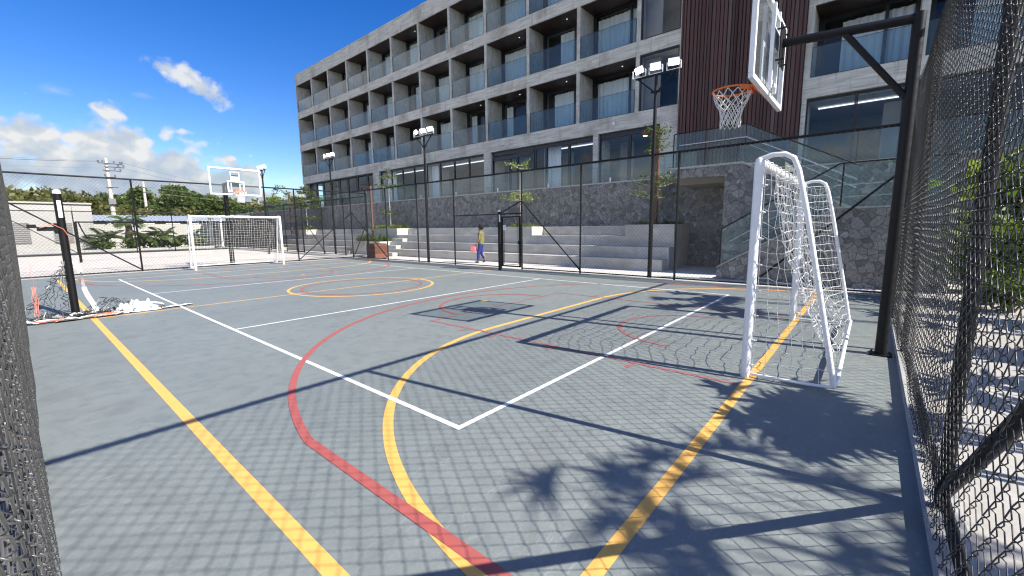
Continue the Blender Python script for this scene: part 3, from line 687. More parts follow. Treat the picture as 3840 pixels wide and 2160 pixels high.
hoop(4.16, -1.13, -2.45, 4.36, 1, 3.065, 'black post hoop with clear backboard and orange rim beside the near goal', 3.63)
hoop(3.94, 17.20, 19.42, 4.14, -1, 2.92, 'hoop with clear white framed backboard above the far goal', 3.52)

# ------------------------------------------------------------------ volleyball posts and the dropped net
def vpost(x, y, h, r, label):
    g = thing('volleyball_post', label, 'net post', (x, y, 0), 'volleyball posts')
    MB().tube([(x, y, 0), (x, y, h-.05)], r, 20).build('pole', M['black'], g, True)
    MB().tube([(x, y, h-.05), (x, y, h), (x, y, h+.02)], [r*.98, r*.9, r*.4], 16).build('cap', M['white'], g, True)
    return g
pl = vpost(-1.45, 8.56, 2.24, .056, 'black volleyball post with white cap standing in the dropped net')
d = MB(); d.box(-1.75, -1.49, 8.53, 8.59, 1.55, 1.62); d.box(-1.86, -1.75, 8.535, 8.585, 1.60, 1.66); d.bar((-1.52, 8.56, 1.5), (-1.52, 8.56, 1.68), .03, 10); d.build('winch', M['black'], pl)
d = MB()
for k in range(6):
    a0, a1 = R(-112+9*k), R(-112+9*(k+1)); q = lambda a, z: (-1.45+.0575*math.cos(a), 8.56+.0575*math.sin(a), z)
    d.quad(q(a0, 1.78), q(a1, 1.78), q(a1, 2.07), q(a0, 2.07))
stk = d.build('sticker', M['paper'], pl)
d = MB(); d.tube([(-1.72, 8.5, 1.60), (-1.56, 8.49, 1.66), (-1.44, 8.495, 1.58), (-1.385, 8.52, 1.44), (-1.385, 8.56, 1.36), (-1.39, 8.59, 1.25)], .006, 6); d.build('strap', M['red_cord'], pl, True)
pr_ = vpost(9.27, 7.92, 2.13, .058, 'black volleyball post with white cap beside the gate')
d = MB()
for k in range(4):
    a0, a1 = R(-150+12*k), R(-150+12*(k+1)); q = lambda a, z: (9.27+.0595*math.cos(a), 7.92+.0595*math.sin(a), z)
    d.quad(q(a1, 1.72), q(a0, 1.72), q(a0, 1.98), q(a1, 1.98))
d.build('sticker', M['paper'], pr_)
net = thing('dropped_net', 'crumpled volleyball net with white tapes heaped on the ground round the left post', 'net', (-1.35, 8.4, 0))
rg = random.Random(21)
def ribbon(m, path, w, tw):
    # crumpled tape: a strip that keeps twisting
    P = [Vector(p) for p in path]
    for k in range(len(P)-1):
        t = (P[k+1]-P[k]).normalized(); u = t.cross(Vector((0, 0, 1)));
        if u.length < .1: u = Vector((1, 0, 0))
        u.normalize(); v = t.cross(u)
        def cr(i): a = tw[i]; return (u*math.cos(a)+v*math.sin(a))*w/2
        a, b = cr(k), cr(k+1); m.quad(P[k]-a, P[k+1]-b, P[k+1]+b, P[k]+a)
def cloth(path, w, hump, seed, nw=6):
    # a soft folded length of tape or cloth lying on the ground
    r_ = random.Random(seed); P = [Vector(p) for p in path]; n = len(P); m = MB(); rows = []; ph = [r_.uniform(0, 6) for _ in range(4)]
    for k in range(n):
        t = (P[min(k+1, n-1)]-P[max(k-1, 0)]); t.z = 0; t.normalize(); u = Vector((-t.y, t.x, 0)); row = []
        for q in range(nw+1):
            e = q/nw-.5; ww = w*(1+.25*math.sin(k*.5+ph[0]))
            z = .018+hump*abs(math.sin(k*.55+ph[1])*math.cos(e*4+ph[2]))+.35*hump*abs(math.sin(k*1.4+q*1.1+ph[3]))+P[k].z
            row.append(P[k]*1.0+u*(e*ww)+Vector((0, 0, z-P[k].z)))
        rows.append(row)
    for k in range(n-1):
        for q in range(nw): m.quad(rows[k][q], rows[k+1][q], rows[k+1][q+1], rows[k][q+1])
    return m.build('white_tape', M['tape'], net, True)
def wave(x0, x1, y, amp, n, ph, slope=0): return [(x0+(x1-x0)*k/n, y+amp*math.sin(k*.6+ph)+slope*k/n, 0) for k in range(n+1)]
cloth(wave(-2.3, -1.2, 8.28, .03, 24, 0, -.06), .14, .035, 1); cloth(wave(-2.25, -1.55, 8.46, .05, 18, 1), .09, .04, 2)
cloth(wave(-1.72, -.85, 8.19, .015, 20, 2, .06), .17, .03, 3); cloth(wave(-1.75, -1.2, 8.45, .05, 14, 3), .13, .07, 4)
cloth(wave(-1.35, -.92, 8.62, .03, 14, 4, .08), .12, .08, 5); cloth(wave(-.28, .24, 8.36, .012, 14, 5, .10), .15, .02, 6)
t = MB(); nx, ny = 26, 12               # the bunched heap right of the post
H = [[(-1.0+.72*i/nx+rg.gauss(0, .008), 8.27+.36*j/ny+rg.gauss(0, .008), max(.014, (.20*abs(math.sin(math.pi*i/nx))**.8*abs(math.sin(math.pi*j/ny))**.8*(.75+.35*math.sin(i*.9+j*.5)+.3*math.sin(j*1.6-i*.4))+rg.gauss(0, .018)))) for i in range(nx+1)] for j in range(ny+1)]
for j in range(ny):
    for i in range(nx): t.quad(H[j][i], H[j][i+1], H[j+1][i+1], H[j+1][i])
t.build('white_tape', M['tape'], net, True)
t = MB(); t.tube([(-.42+.22*math.cos(a), 8.62+.05*math.sin(a), .05+.11*max(0, math.sin(a*.5))) for a in [k*.35 for k in range(18)]], .016, 6); t.build('white_tape', M['tape'], net, True)
t = MB()                                # white tape running down beside the post
path = [(-1.37+.02*math.sin(k*.6)+.012*k, 8.50-.002*k, 1.02-.068*k) for k in range(15)]; ribbon(t, path, .07, [.25*math.sin(k*.7)+1.2 for k in range(15)]); t.build('white_tape', M['tape'], net, True)
b = MB()
def loose(fn, nu, nv):
    for j in range(nv):
        for i in range(nu):
            a = fn(i, j); c = fn(i+1, j+.5 if i % 2 == 0 else j-.5); e = fn(i, j+1)
            b.tube([a, c], .0045, 4, False)
            if i % 2 == 0: b.tube([c, e], .0045, 4, False)
memo = {}
def hang(i, j):
    key = ('h', i, j)
    if key not in memo:
        u = i/13; v = j/11; z = 1.0*(1-v)**1.1*(1-.25*u)+.03; sp = .12+.62*v
        memo[key] = (-1.50-sp*u*.95+rg.gauss(0, .02), 8.50-.12*math.sin(u*5)+rg.gauss(0, .03), max(.015, z+rg.gauss(0, .015)))
    return memo[key]
loose(hang, 13, 11)
def heap(i, j):
    key = ('p', i, j)
    if key not in memo:
        u = i/15; v = j/8; memo[key] = (-1.42+1.2*u+rg.gauss(0, .03), 8.66-.3*v+rg.gauss(0, .03), max(.015, .34*math.sin(math.pi*min(1, u*1.25))*abs(math.sin(math.pi*v))*(1-u*.35)+rg.gauss(0, .03)))
    return memo[key]
loose(heap, 15, 8)
def flat(i, j):
    key = ('f', i, j)
    if key not in memo:
        u = i/9; v = j/5; memo[key] = (-2.02+.55*u+rg.gauss(0, .03), 8.5-.2*v+rg.gauss(0, .02), max(.012, .14*math.sin(math.pi*u)*math.sin(math.pi*v)+rg.gauss(0, .02)))
    return memo[key]
loose(flat, 9, 5)
for k in range(60):                     # dark tangle at the foot of the post
    x = rg.uniform(-1.65, -.45); y = rg.uniform(8.28, 8.6); a = rg.uniform(0, 6.3)
    b.tube([(x+.12*s*math.cos(a)+rg.gauss(0, .015), y+.07*s*math.sin(a), .015+.05*rg.random()+.03*abs(math.sin(s*3+k))) for s in (-1, -.5, 0, .5, 1)], .006, 4, False)
b.build('black_netting', M['wire'], net, True)
b = MB()
b.tube([(-1.90+.015*math.sin(k*1.7), 8.46+.015*math.cos(k*2.1), 1.02-.07*k) for k in range(14)], [.002]*6+[.004, .010, .014, .012, .008, .006, .005, .005], 6)
for q in range(3): b.tube([(-1.93+.025*q+.012*math.sin(k*1.3+q), 8.44+.02*math.cos(k+q), .62-.058*k) for k in range(10)], .0045, 4, False)
for q in range(3): b.tube([(-1.95+.1*k+rg.gauss(0, .02), 8.14+.03*q+rg.gauss(0, .015), .04+rg.uniform(0, .02)) for k in range(5)], .005, 4, False)
for q in range(4): b.tube([(-1.22+.07*k+rg.gauss(0, .02), 8.20+.03*q+rg.gauss(0, .02), .04+rg.uniform(0, .03)) for k in range(5)], .004, 4, False)
b.build('red_cord', M['red_cord'], net, True)

# ------------------------------------------------------------------ floodlight masts
def mast(x, y, zj, label, first=None):
    g = thing('floodlight_mast', label, 'floodlight', (x, y, 0), 'floodlight masts')
    MB().tube([(x, y, 0), (x, y, 2.6), (x, y, zj+.42)], [.062, .058, .040], 16).build('pole', M['black'], g, True)
    p = MB(); p.box(x-.025, x+.025, y-.60, y+.60, zj+.42, zj+.47); p.build('crossbar', M['black'], g)
    p = MB(); p.bar((x, y-.52, zj+.42), (x, y-.05, zj), .022, 8); p.bar((x, y+.52, zj+.42), (x, y+.05, zj), .022, 8); p.box(x-.03, x+.03, y-.13, y+.13, zj-.025, zj+.02); p.build('brace', M['black'], g)
    for k, (dy, yaw, tilt) in enumerate(((-.48, 14, 34), (.02, 8, 34), (.50, -26, 30))):
        # lamp head tipped towards the court (-x)
        rot = Matrix.Rotation(R(180+yaw), 4, 'Z') @ Matrix.Rotation(R(tilt), 4, 'Y')
        c = Vector((x-.03, y+dy, zj+.66))
        def put(m, x0, x1, y0, y1, z0, z1):
            i = len(m.v); m.box(x0, x1, y0, y1, z0, z1)
            for q in range(i, len(m.v)): v = rot @ Vector(m.v[q]); m.v[q] = (v.x+c.x, v.y+c.y, v.z+c.z)
        hm = MB(); put(hm, -.035, .018, -.14, .14, -.09, .09)
        for f in range(7): put(hm, -.06, -.037, -.12+.04*f-.005, -.12+.04*f+.005, -.075, .075)
        head = hm.build('lamp_head', M['white'], g)
        fm = MB(); put(fm, .020, .024, -.125, .125, -.075, .075); fm.build('lit_face', M['lamp'], head)
        bm = MB(); bm.tube([(x, y+dy+.19, zj+.47), (x, y+dy+.19, zj+.66), (x-.03, y+dy+.175, zj+.67)], .012, 6); bm.tube([(x, y+dy-.19, zj+.47), (x, y+dy-.19, zj+.66), (x-.03, y+dy-.175, zj+.67)], .012, 6); bm.box(x-.02, x+.02, y+dy-.19, y+dy+.19, zj+.47, zj+.485); bm.build('bracket', M['white'], head)
    return g
mast(10.03, 2.66, 5.22, 'nearest floodlight mast, tall with three lit lamps, right of the gate')
mast(9.95, 12.85, 5.04, 'floodlight mast with three lamps, rising left of the walking person')
mast(11.05, 23.5, 5.40, 'floodlight mast with three lamps before the far balconies of the building')
mast(8.90, 28.3, 4.95, 'most distant floodlight mast, against the sky right of the far backboard')
mast(-2.75, 30.0, 5.45, 'floodlight mast at the left border, only one white lamp showing above the fence')

# ------------------------------------------------------------------ wooden box in the court corner
g = thing('wooden_box', 'reddish plank box standing at the far right corner of the court', 'planter box', (10.25, 17.5, 0))
x0, x1, y0, y1, hh = 9.90, 10.62, 17.12, 17.92, .76
p = MB(); n = 6
for k in range(n):
    z0 = .03+k*(hh-.03)/n; z1 = z0+(hh-.03)/n-.007
    p.box(x0, x0+.025, y0, y1, z0, z1); p.box(x1-.025, x1, y0, y1, z0, z1)
    p.box(x0+.026, x1-.026, y0, y0+.025, z0, z1); p.box(x0+.026, x1-.026, y1-.025, y1, z0, z1)
p.build('planking', M['planks'], g)
p = MB(); p.box(x0+.03, x1-.03, y0+.03, y1-.03, .0, hh-.06); p.build('lining', M['frame'], g)
p = MB(); p.box(x0+.02, x1-.02, y0+.02, y1-.02, hh-.003, hh+.022); p.build('lid', M['planks'], g)

# ------------------------------------------------------------------ the walking person
def skin_mesh(name, V, E, rad, mat, parent, root=0, sub=2):
    me = bpy.data.meshes.new(name); me.from_pydata(V, E, []); ob = bpy.data.objects.new(name+'_tmp', me); COL.objects.link(ob)
    ob.modifiers.new('s', 'SKIN'); ss = ob.modifiers.new('b', 'SUBSURF'); ss.levels = sub; ss.render_levels = sub
    me.skin_vertices[0].data  # layer exists once the modifier is there
    for k, r in enumerate(rad):
        sv = me.skin_vertices[0].data[k]; sv.radius = r if hasattr(r, '__len__') else (r, r); sv.use_root = (k == root)
    bpy.context.view_layer.update()
    dg = bpy.context.evaluated_depsgraph_get(); new = bpy.data.meshes.new_from_object(ob.evaluated_get(dg)); new.name = name
    bpy.data.objects.remove(ob)
    return link(name, new, mat, parent, True) if parent is not None else link(name, new, mat, None, True)
def person():
    g = thing('person', 'person in olive shirt and blue trousers walking left with a pink bag', 'person', (11.15, 10.72, 0))
    V = []; E = []; Rr = []
    def j(p, r, par=None):
        V.append(p); Rr.append(r)
        if par is not None: E.append((par, len(V)-1))
        return len(V)-1
    pel = j((0, 0, .86), (.125, .095)); sp = j((0, .005, .99), (.115, .085), pel); ch = j((0, .0, 1.16), (.140, .10), sp); up = j((0, -.005, 1.29), (.125, .08), ch)
    nk = j((0, .01, 1.365), .048, up); jaw = j((0, .035, 1.425), (.056, .062), nk); hd = j((0, .025, 1.50), (.072, .086), jaw); tp = j((0, .01, 1.575), (.055, .066), hd)
    j((0, .115, 1.475), .012, hd)                                    # nose
    for s, kn, an, toe in ((-1, (-.085, .085, .46), (-.085, .115, .085), (-.09, .235, .03)), (1, (.085, .03, .46), (.085, -.15, .14), (.09, -.055, .035))):
        hp = j((s*.085, 0, .80), .082, pel); k2 = j(kn, .056, hp); cf = j(tuple((a+b)/2+(0, -.015, .05)[i] for i, (a, b) in enumerate(zip(kn, an))), .052, k2); a2 = j(an, .036, cf); j(toe, .030, a2)
    for s, el, wr in ((-1, (-.205, -.01, 1.07), (-.195, .105, .86)), (1, (.20, -.06, 1.07), (.20, -.03, .84))):
        sh = j((s*.155, -.005, 1.30), .058, up); e2 = j(el, .040, sh); w2 = j(wr, .027, e2)
        dx = Vector(wr)-Vector(el); dx.normalize(); pm = Vector(wr)+dx*.055; pa = j(tuple(pm), (.022, .034), w2)
        for q in range(4):
            off = Vector((0, -.024+.016*q, 0)); ln = (.062, .072, .068, .052)[q]; b = pm+dx*.04+off
            k1 = j(tuple(b), .0085, pa); k2 = j(tuple(b+dx*ln*.5+Vector((-s*.012, 0, 0))), .008, k1); j(tuple(b+dx*ln*.75+Vector((-s*.034, 0, 0))), .007, k2)
        tb = j(tuple(pm+Vector((-s*.006, .036, -.005))), .009, pa); j(tuple(pm+dx*.035+Vector((-s*.018, .046, 0))), .008, tb)
    skin_mesh('body', V, E, Rr, M['skin'], g, pel, 2)
    # shirt with short sleeves
    V = [(0, .0, .79), (0, .004, .96), (0, -.002, 1.16), (0, -.008, 1.29), (0, .005, 1.352), (-.16, -.007, 1.298), (-.192, -.012, 1.17), (.16, -.007, 1.298), (.192, -.03, 1.17)]
    skin_mesh('shirt', V, [(0, 1), (1, 2), (2, 3), (3, 4), (3, 5), (5, 6), (3, 7), (7, 8)], [(.175, .145), (.158, .128), (.168, .128), (.140, .098), (.058, .058), .076, .066, .076, .066], M['shirt'], g, 1, 2)
    V = [(0, 0, .86), (-.09, .0, .79), (-.088, .085, .46), (-.086, .115, .10), (.09, 0, .79), (.088, .03, .46), (.086, -.13, .165)]
    skin_mesh('trousers', V, [(0, 1), (1, 2), (2, 3), (0, 4), (4, 5), (5, 6)], [(.125, .10), .098, .078, .066, .098, .078, .066], M['trouser'], g, 0, 2)
    for P_, rr in ((((-.086, .075, .05), (-.088, .15, .045), (-.09, .25, .03)), (.045, .046, .034)), (((.086, -.165, .13), (.088, -.11, .075), (.09, -.03, .034)), (.045, .046, .034))):
        skin_mesh('shoe', list(P_), [(0, 1), (1, 2)], list(rr), M['shoe'], g, 0, 2)
    V = [(0, -.045, 1.44), (0, -.05, 1.50), (0, -.015, 1.575), (0, .03, 1.605), (0, .075, 1.575)]
    skin_mesh('hair', V, [(0, 1), (1, 2), (2, 3), (3, 4)], [(.066, .05), (.092, .062), (.094, .072), (.086, .05), (.062, .032)], M['hair'], g, 2, 2)
    b = thing('bag', 'pink bag carried by the walking person', 'bag', (10.92, 10.93, .50))
    c = Vector((10.92, 10.93, .50)); q = MB(); rz = Matrix.Rotation(R(20), 3, 'Z')
    def rb(m, x0, x1, y0, y1, z0, z1, tp=1.0):
        i = len(m.v); m.box(x0, x1, y0, y1, z0, z1)
        for t in range(i, len(m.v)):
            v = Vector(m.v[t]); k = 1 if v.z < (z0+z1)/2 else tp; v = rz @ Vector((v.x*k, v.y*k, v.z)); v = Matrix.Rotation(R(-14), 3, 'X') @ v; m.v[t] = tuple(c+v)
    rb(q, -.09, .09, -.125, .125, -.0, .25, .9); q.build('bag_body', M['pink'], b, bevel=.02)
    q = MB(); q.tube([tuple(c+Vector((0, -.07, .24))), tuple(c+Vector((.01, -.055, .32))), tuple(c+Vector((.015, -.02, .345))), tuple(c+Vector((.01, .035, .33))), tuple(c+Vector((0, .06, .25)))], .008, 6); q.build('handle', M['pink'], b, True)
    g.rotation_euler[2] = R(24)
    return g
person()
# ------------------------------------------------------------------ the hotel building
BX = 18.0; BK = 19.35                              # facade plane, back of the balconies
bld = thing('hotel_building', 'four storey concrete hotel with rows of recessed glass balconies and a dark timber slat panel', 'building', (BX, 15, 0))
FINS = [43.0, 39.7, 36.45, 33.17, 29.86, 26.55, 23.23, 20.0, 16.74, 13.43, 10.11, 6.84]
FLO = [6.94, 10.10, 13.26]; CEI = [9.46, 12.64, 15.80]
RIGHT = [.10, -3.0, -6.25, -9.5, -12.75]
c = MB()
# horizontal bands: spandrel over the ground floor, floor edges, parapet
for y0, y1 in ((4.84, 43.1), (-12.9, .21)):
    c.box(BX, BK+.6, y0, y1, 6.22, 6.94); c.box(BX, BK+.6, y0, y1, 9.46, 10.10); c.box(BX, BK+.6, y0, y1, 12.64, 13.26); c.box(BX, BK+.6, y0, y1, 15.80, 16.82)
c.box(BX-.012, BX+.25, 4.84, 43.11, 16.74, 16.86)
c.build('wall', M['concrete'], bld)
c = MB(); c.box(BX+.3, 33, -12.9, 43.1, 16.55, 16.80); c.build('roof', M['concrete'], bld)
c = MB(); c.box(BK+.7, 33, 43.0, 43.12, 3.3, 16.55); c.box(BK+.62, 33, -13.02, -12.9, 3.3, 16.55); c.box(32.9, 33, -12.9, 43.0, 3.3, 16.55); c.build('end_wall', M['concrete'], bld)
c = MB(); c.box(22.4, 22.5, -12.9, 43.0, 3.3, 16.5)
for f, ce in zip(FLO, CEI): c.box(BK+.61, 22.4, -12.9, 43.0, f-.3, f-.02)
c.build('room_back_wall', M['room'], bld)
for y in FINS:
    for f, ce in zip(FLO, CEI):
        m = MB(); a = y-.10 if y < 42 else y-.06; m.box(BX+.004, BK+.58, a, y+.10, f, ce); m.build('balcony_fin', M['fin'], bld)
for y in RIGHT:
    for f, ce in zip(FLO, CEI):
        m = MB(); m.box(BX+.004, BK+.58, y-.10, y+.11, f, ce); m.build('balcony_fin', M['fin'], bld)
def wavy(m, x, y0, y1, z0, z1, seed, amp=.035):
    rg = random.Random(seed); n = max(6, int((y1-y0)/.045)); ph = rg.uniform(0, 6); prev = None
    for k in range(n+1):
        y = y0+(y1-y0)*k/n; xx = x+amp*math.sin(k*1.15+ph)+amp*.4*math.sin(k*.37+ph*2)
        if prev: m.quad((prev[0], prev[1], z0), (xx, y, z0), (xx, y, z1), (prev[0], prev[1], z1))
        prev = (xx, y)
bays = [(b+.10, a-.10) for a, b in zip(FINS, FINS[1:])]
rbays = [(b+.11, a-.10) for a, b in zip(RIGHT, RIGHT[1:])]
rg = random.Random(11); seed = 0
for lev, (f, ce) in enumerate(zip(FLO, CEI)):
    for bi, (y0, y1) in enumerate(bays+rbays):
        seed += 1
        # timber ceiling and tiled floor of the recess
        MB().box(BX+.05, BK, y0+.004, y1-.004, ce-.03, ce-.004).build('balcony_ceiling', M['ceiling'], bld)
        # glass front
        g = MB(); g.box(BX+.05, BX+.065, y0+.07, y1-.015, f+.03, f+1.07); gl = g.build('balcony_glass', M['rail_glass'], bld)
        g = MB(); g.box(BX+.03, BX+.085, y0+.01, y1-.01, f+.002, f+.03); g.box(BX+.045, BX+.075, y1-.014, y1-.004, f+.03, f+1.07); g.box(BX+.042, BX+.078, y0+.02, y0+.068, f+.03, f+1.07); g.box(BX+.048, BX+.068, y0+.07, y1-.015, f+1.071, f+1.085); g.build('glass_channel', M['frame'], gl)
        # sliding doors at the back: frame, two panes, curtain, dark room
        w = MB(); x0, x1 = BK, BK+.10; mid = y0+(y1-y0)*.30
        for a, b in ((y0+.005, y0+.10), (mid-.05, mid+.05), (y1-.20, y1-.005)): w.box(x0, x1, a, b, f+.09, ce-.16)
        w.box(x0, x1, y0+.005, y1-.005, f+.005, f+.09); w.box(x0-.004, x1+.004, y0+.005, y1-.005, ce-.16, ce-.035)
        wf = w.build('balcony_door', M['frame'], bld)
        p = MB(); p.box(BK+.045, BK+.055, y0+.10, mid-.05, f+.09, ce-.16); p.box(BK+.045, BK+.055, mid+.05, y1-.20, f+.09, ce-.16); p.build('pane', M['pane'], wf)
        q = MB(); kind = rg.random()
        if kind < .78: wavy(q, BK+.15, y0+.12, y1-.25-rg.choice((0, 0, .5, .9)), f+.1, ce-.3, seed)
        elif kind < .93: wavy(q, BK+.15, y0+.12, mid+rg.uniform(-.1, .5), f+.1, ce-.3, seed); wavy(q, BK+.22, y1-.75, y1-.3, f+.1, ce-.3, seed+99)
        else: q.box(BK+.25, BK+.26, y0+.1, y1-.2, f+.9, ce-.3)
        q.build('curtain', M['curtain'] if kind < .93 else M['blind'], wf)
        if bi in (8, 9, 10) or rg.random() < .06:
            d = MB(); dx = BX+.62
            d.lathe([(.032, 0), (.032, -.012)], (dx, (y0+y1)/2-.55, ce-.031), 12); d.build('ceiling_light', M['strip'], bld)
# flush windows beside the timber panel
for f, ce in zip(FLO, CEI):
    w = MB(); a, b = 4.90, 6.72
    w.box(BX+.02, BX+.14, a, a+.05, f, ce); w.box(BX+.02, BX+.14, b-.05, b, f, ce); w.box(BX+.02, BX+.14, a+.05, b-.05, f, f+.05); w.box(BX+.02, BX+.14, a+.05, b-.05, ce-.08, ce)
    wf = w.build('tall_window', M['frame'], bld)
    p = MB(); p.box(BX+.07, BX+.08, a+.05, b-.05, f+.05, ce-.08); p.build('pane', M['pane'], wf)
    q = MB(); q.box(BX+.5, BX+.52, 5.9, 6.7, f+.05, ce-.1); q.build('inner_wall', M['room'], wf)
    c = MB(); c.box(BX+.002, BK+.58, 4.842, 4.895, f, ce); c.build('window_jamb', M['concrete'], bld)
# dark timber slats
t = MB(); t.box(BX-.02, BX+.30, .215, 4.835, 3.38, 17.3); t.build('cladding_backing', M['frame'], bld)
t = MB(); y = .24; rs = random.Random(5)
while y < 4.80:
    w_ = rs.choice((.085, .115, .115, .13, .075)); dp = rs.choice((.06, .075, .09, .06))
    t.box(BX-.022-dp, BX-.022, y, min(y+w_, 4.82), 3.40, 17.32); y += w_+rs.choice((.028, .035, .05))
for yy in (2.62,): t.box(BX-.16, BX-.023, yy, yy+.012, 3.4, 17.3)
t.build('timber_slats', M['slat'], bld)
# ground floor: columns, frames, panes, interior
GZ0, GZ1 = 3.40, 6.21
def col(a, b, mat='concrete', x0=BX+.004, x1=BK): MB().box(x0, x1, a, b, GZ0, 6.219).build('column', M[mat], bld)
for a, b in ((8.88, 9.17), (16.45, 17.05), (4.842, 5.66), (29.05, 29.95), (42.6, 42.99), (-2.98, -2.78), (-6.2, -6.0), (-9.4, -9.2)): col(a, b)
col(23.05, 23.35, 'fin', BX+.3); col(.05, .20)
def gwin(a, b, top, x=BX+.16, depth=.10, head=.10, mull=.05, bottom=3.42):
    w = MB(); w.box(x, x+depth, a, a+mull, bottom, top); w.box(x, x+depth, b-mull, b, bottom, top); w.box(x, x+depth, a+mull, b-mull, top-head, top); w.box(x, x+depth, a+mull, b-mull, bottom, bottom+.06)
    wf = w.build('ground_floor_window', M['frame'], bld)
    p = MB(); p.box(x+.04, x+.05, a+mull, b-mull, bottom+.06, top-head); p.build('pane', M['pane'], wf); return wf
edges = [42.6, 41.09, 39.62, 38.04, 36.44, 34.89, 33.26, 31.57, 29.95]
for a, b in zip(edges, edges[1:]): gwin(b+.004, a-.004, 6.2, x=BX+.42, mull=.17)
edges = [29.05, 27.5, 26.02, 24.54, 23.352]
for a, b in zip(edges, edges[1:]): gwin(b+.004, a-.004, 6.2)
edges = [23.048, 21.54, 20.03, 18.57, 17.05]
for a, b in zip(edges, edges[1:]): gwin(b+.004, a-.004, 6.2)
for a, b, tp in ((16.45, 15.0, 5.9), (15.0, 14.4, 5.9), (14.4, 13.1, 5.95), (13.06, 12.27, 6.2), (12.27, 10.73, 6.2), (10.73, 9.17, 6.2)): gwin(b+.004, a-.004, tp, head=.22, mull=.07)
MB().box(BX+.17, BX+.27, 13.1, 16.45, 5.96, 6.2).build('head_panel', M['frame'], bld)
for a, b in ((8.88, 7.23), (7.23, 5.66)): gwin(b+.004, a-.004, 6.2, head=.24, mull=.08)
for a, b in ((.05, -1.43), (-1.43, -2.78), (-2.98, -4.5), (-4.5, -6.0), (-6.2, -7.7), (-7.7, -9.2)): gwin(b+.004, a-.004, 6.2, head=.07, mull=.045)
m = MB(); m.box(BX+.6, 22.38, -12.8, 42.9, 6.15, 6.215); m.build('lobby_ceiling', M['blind'], bld)
m = MB(); m.box(BK, 22.38, -12.8, 42.9, 3.30, 3.395); m.build('lobby_floor', M['room'], bld)
for a, b in ((28.8, 23.6), (22.8, 17.4), (12.9, 9.4), (-.2, -2.6)):
    m = MB(); m.box(BX+1.5, BX+1.56, b, a, 6.08, 6.12); m.build('strip_light', M['strip'], bld)
for a, b, x in ((24.4, 23.2, 20.4), (31.2, 29.0, 19.9), (17.0, 15.2, 20.3), (8.8, 8.0, 20.4), (12.9, 12.1, 20.8), (-2.7, -2.2, 20.2), (4.5, 5.9, 20.5)):
    m = MB(); m.box(x, x+.15, min(a, b), max(a, b), 3.4, 6.1); m.build('lobby_partition', M['whitewall'], bld)
for y in (22.3, 27.6, 11.6):
    m = MB(); wavy(m, BX+.7, y, y+1.2, 3.45, 6.1, int(y)); m.build('lobby_curtain', M['curtain'], bld)
# small cameras and boxes on the spandrel
for y in (15.35, 5.85, 42.4):
    m = MB(); m.lathe([(.02, .05), (.055, .04), (.06, .0), (.045, -.045), (.015, -.06)], (BX-.075, y, 6.52), 12); m.box(BX-.05, BX-.001, y-.04, y+.04, 6.53, 6.61); cam_ = m.build('security_camera', M['white'], bld, True)
    m = MB(); m.lathe([(.03, .01), (.032, -.02), (.012, -.035)], (BX-.125, y-.01, 6.50), 10); m.build('lens', M['lens'], cam_, True)
m = MB(); m.box(BX-.05, BX-.001, 7.95, 8.05, 6.50, 6.66); m.build('sensor_box', M['white'], bld)

# ------------------------------------------------------------------ terrace: stone wall, paving, balustrade
TX, TZ = 14.6, 3.38
w = thing('stone_wall', 'long dark rubble stone retaining wall behind the bleachers', 'wall', (TX, 20, 0))
m = MB(); m.box(TX, TX+.35, -13, 60, -.1, TZ-.05); m.build('masonry', M['stone'], w)
m = MB(); m.box(TX-.03, TX+.38, 2.93, 60, TZ-.05, TZ+.005); m.build('coping', M['cap'], w)
m = MB(); m.box(TX+.351, 32.5, -13, 60, 3.1, 3.36); struct(m.build('terrace_floor', M['cap']))
b = thing('glass_balustrade', 'glass balustrade running along the top of the stone retaining wall', 'railing', (TX+.15, 20, TZ))
y = 2.95
while y < 44:
    m = MB(); m.box(TX+.14, TX+.155, y+.008, min(y+1.62, 44)-.008, TZ+.006, TZ+.93); m.build('glass_panel', M['terrace_glass'], b); y += 1.62
m = MB(); m.box(TX+.128, TX+.168, 2.95, 44, TZ+.931, TZ+.965); m.build('top_rail', M['black'], b)
m = MB()
for k in range(14): yy = 3.2+3.24*k; m.box(TX+.125, TX+.139, yy-.03, yy+.03, TZ+.006, TZ+.20); m.box(TX+.156, TX+.17, yy-.03, yy+.03, TZ+.006, TZ+.20)
m.build('glass_clamp', M['alu'], b)

# ------------------------------------------------------------------ bleachers
bl = thing('concrete_bleachers', 'four long stepped concrete bleachers below the stone wall', 'bleachers', (12, 20, 0))
XS = [12.0, 12.52, 13.05, 13.88, TX-.002]; ZS = [.385, .78, 1.165, 1.54]
for k in range(4):
    segs = ((3.05, 19.65), (22.85, 40.0)) if k == 0 else ((3.0, 40.0),)
    for a, e in segs:
        m = MB(); m.box(XS[k], XS[k+1] if k < 3 else TX-.002, a+.02*k, e, -.08, ZS[k]); m.build('tier', M['pale_concrete'], bl, bevel=.008)
for (x0, x1, y0, y1, z0, z1) in ((11.62, 11.998, 18.15, 19.3, -.05, .20), (12.14, 12.518, 18.55, 19.62, .387, .585), (12.66, 13.048, 18.62, 19.66, .782, .97), (11.62, 11.998, 22.88, 24.4, -.05, .20), (11.62, 11.998, 33.0, 34.1, -.05, .2)):
    m = MB(); m.box(x0, x1, y0, y1, z0, z1); m.build('aisle_step', M['pale_concrete'], bl, bevel=.008)
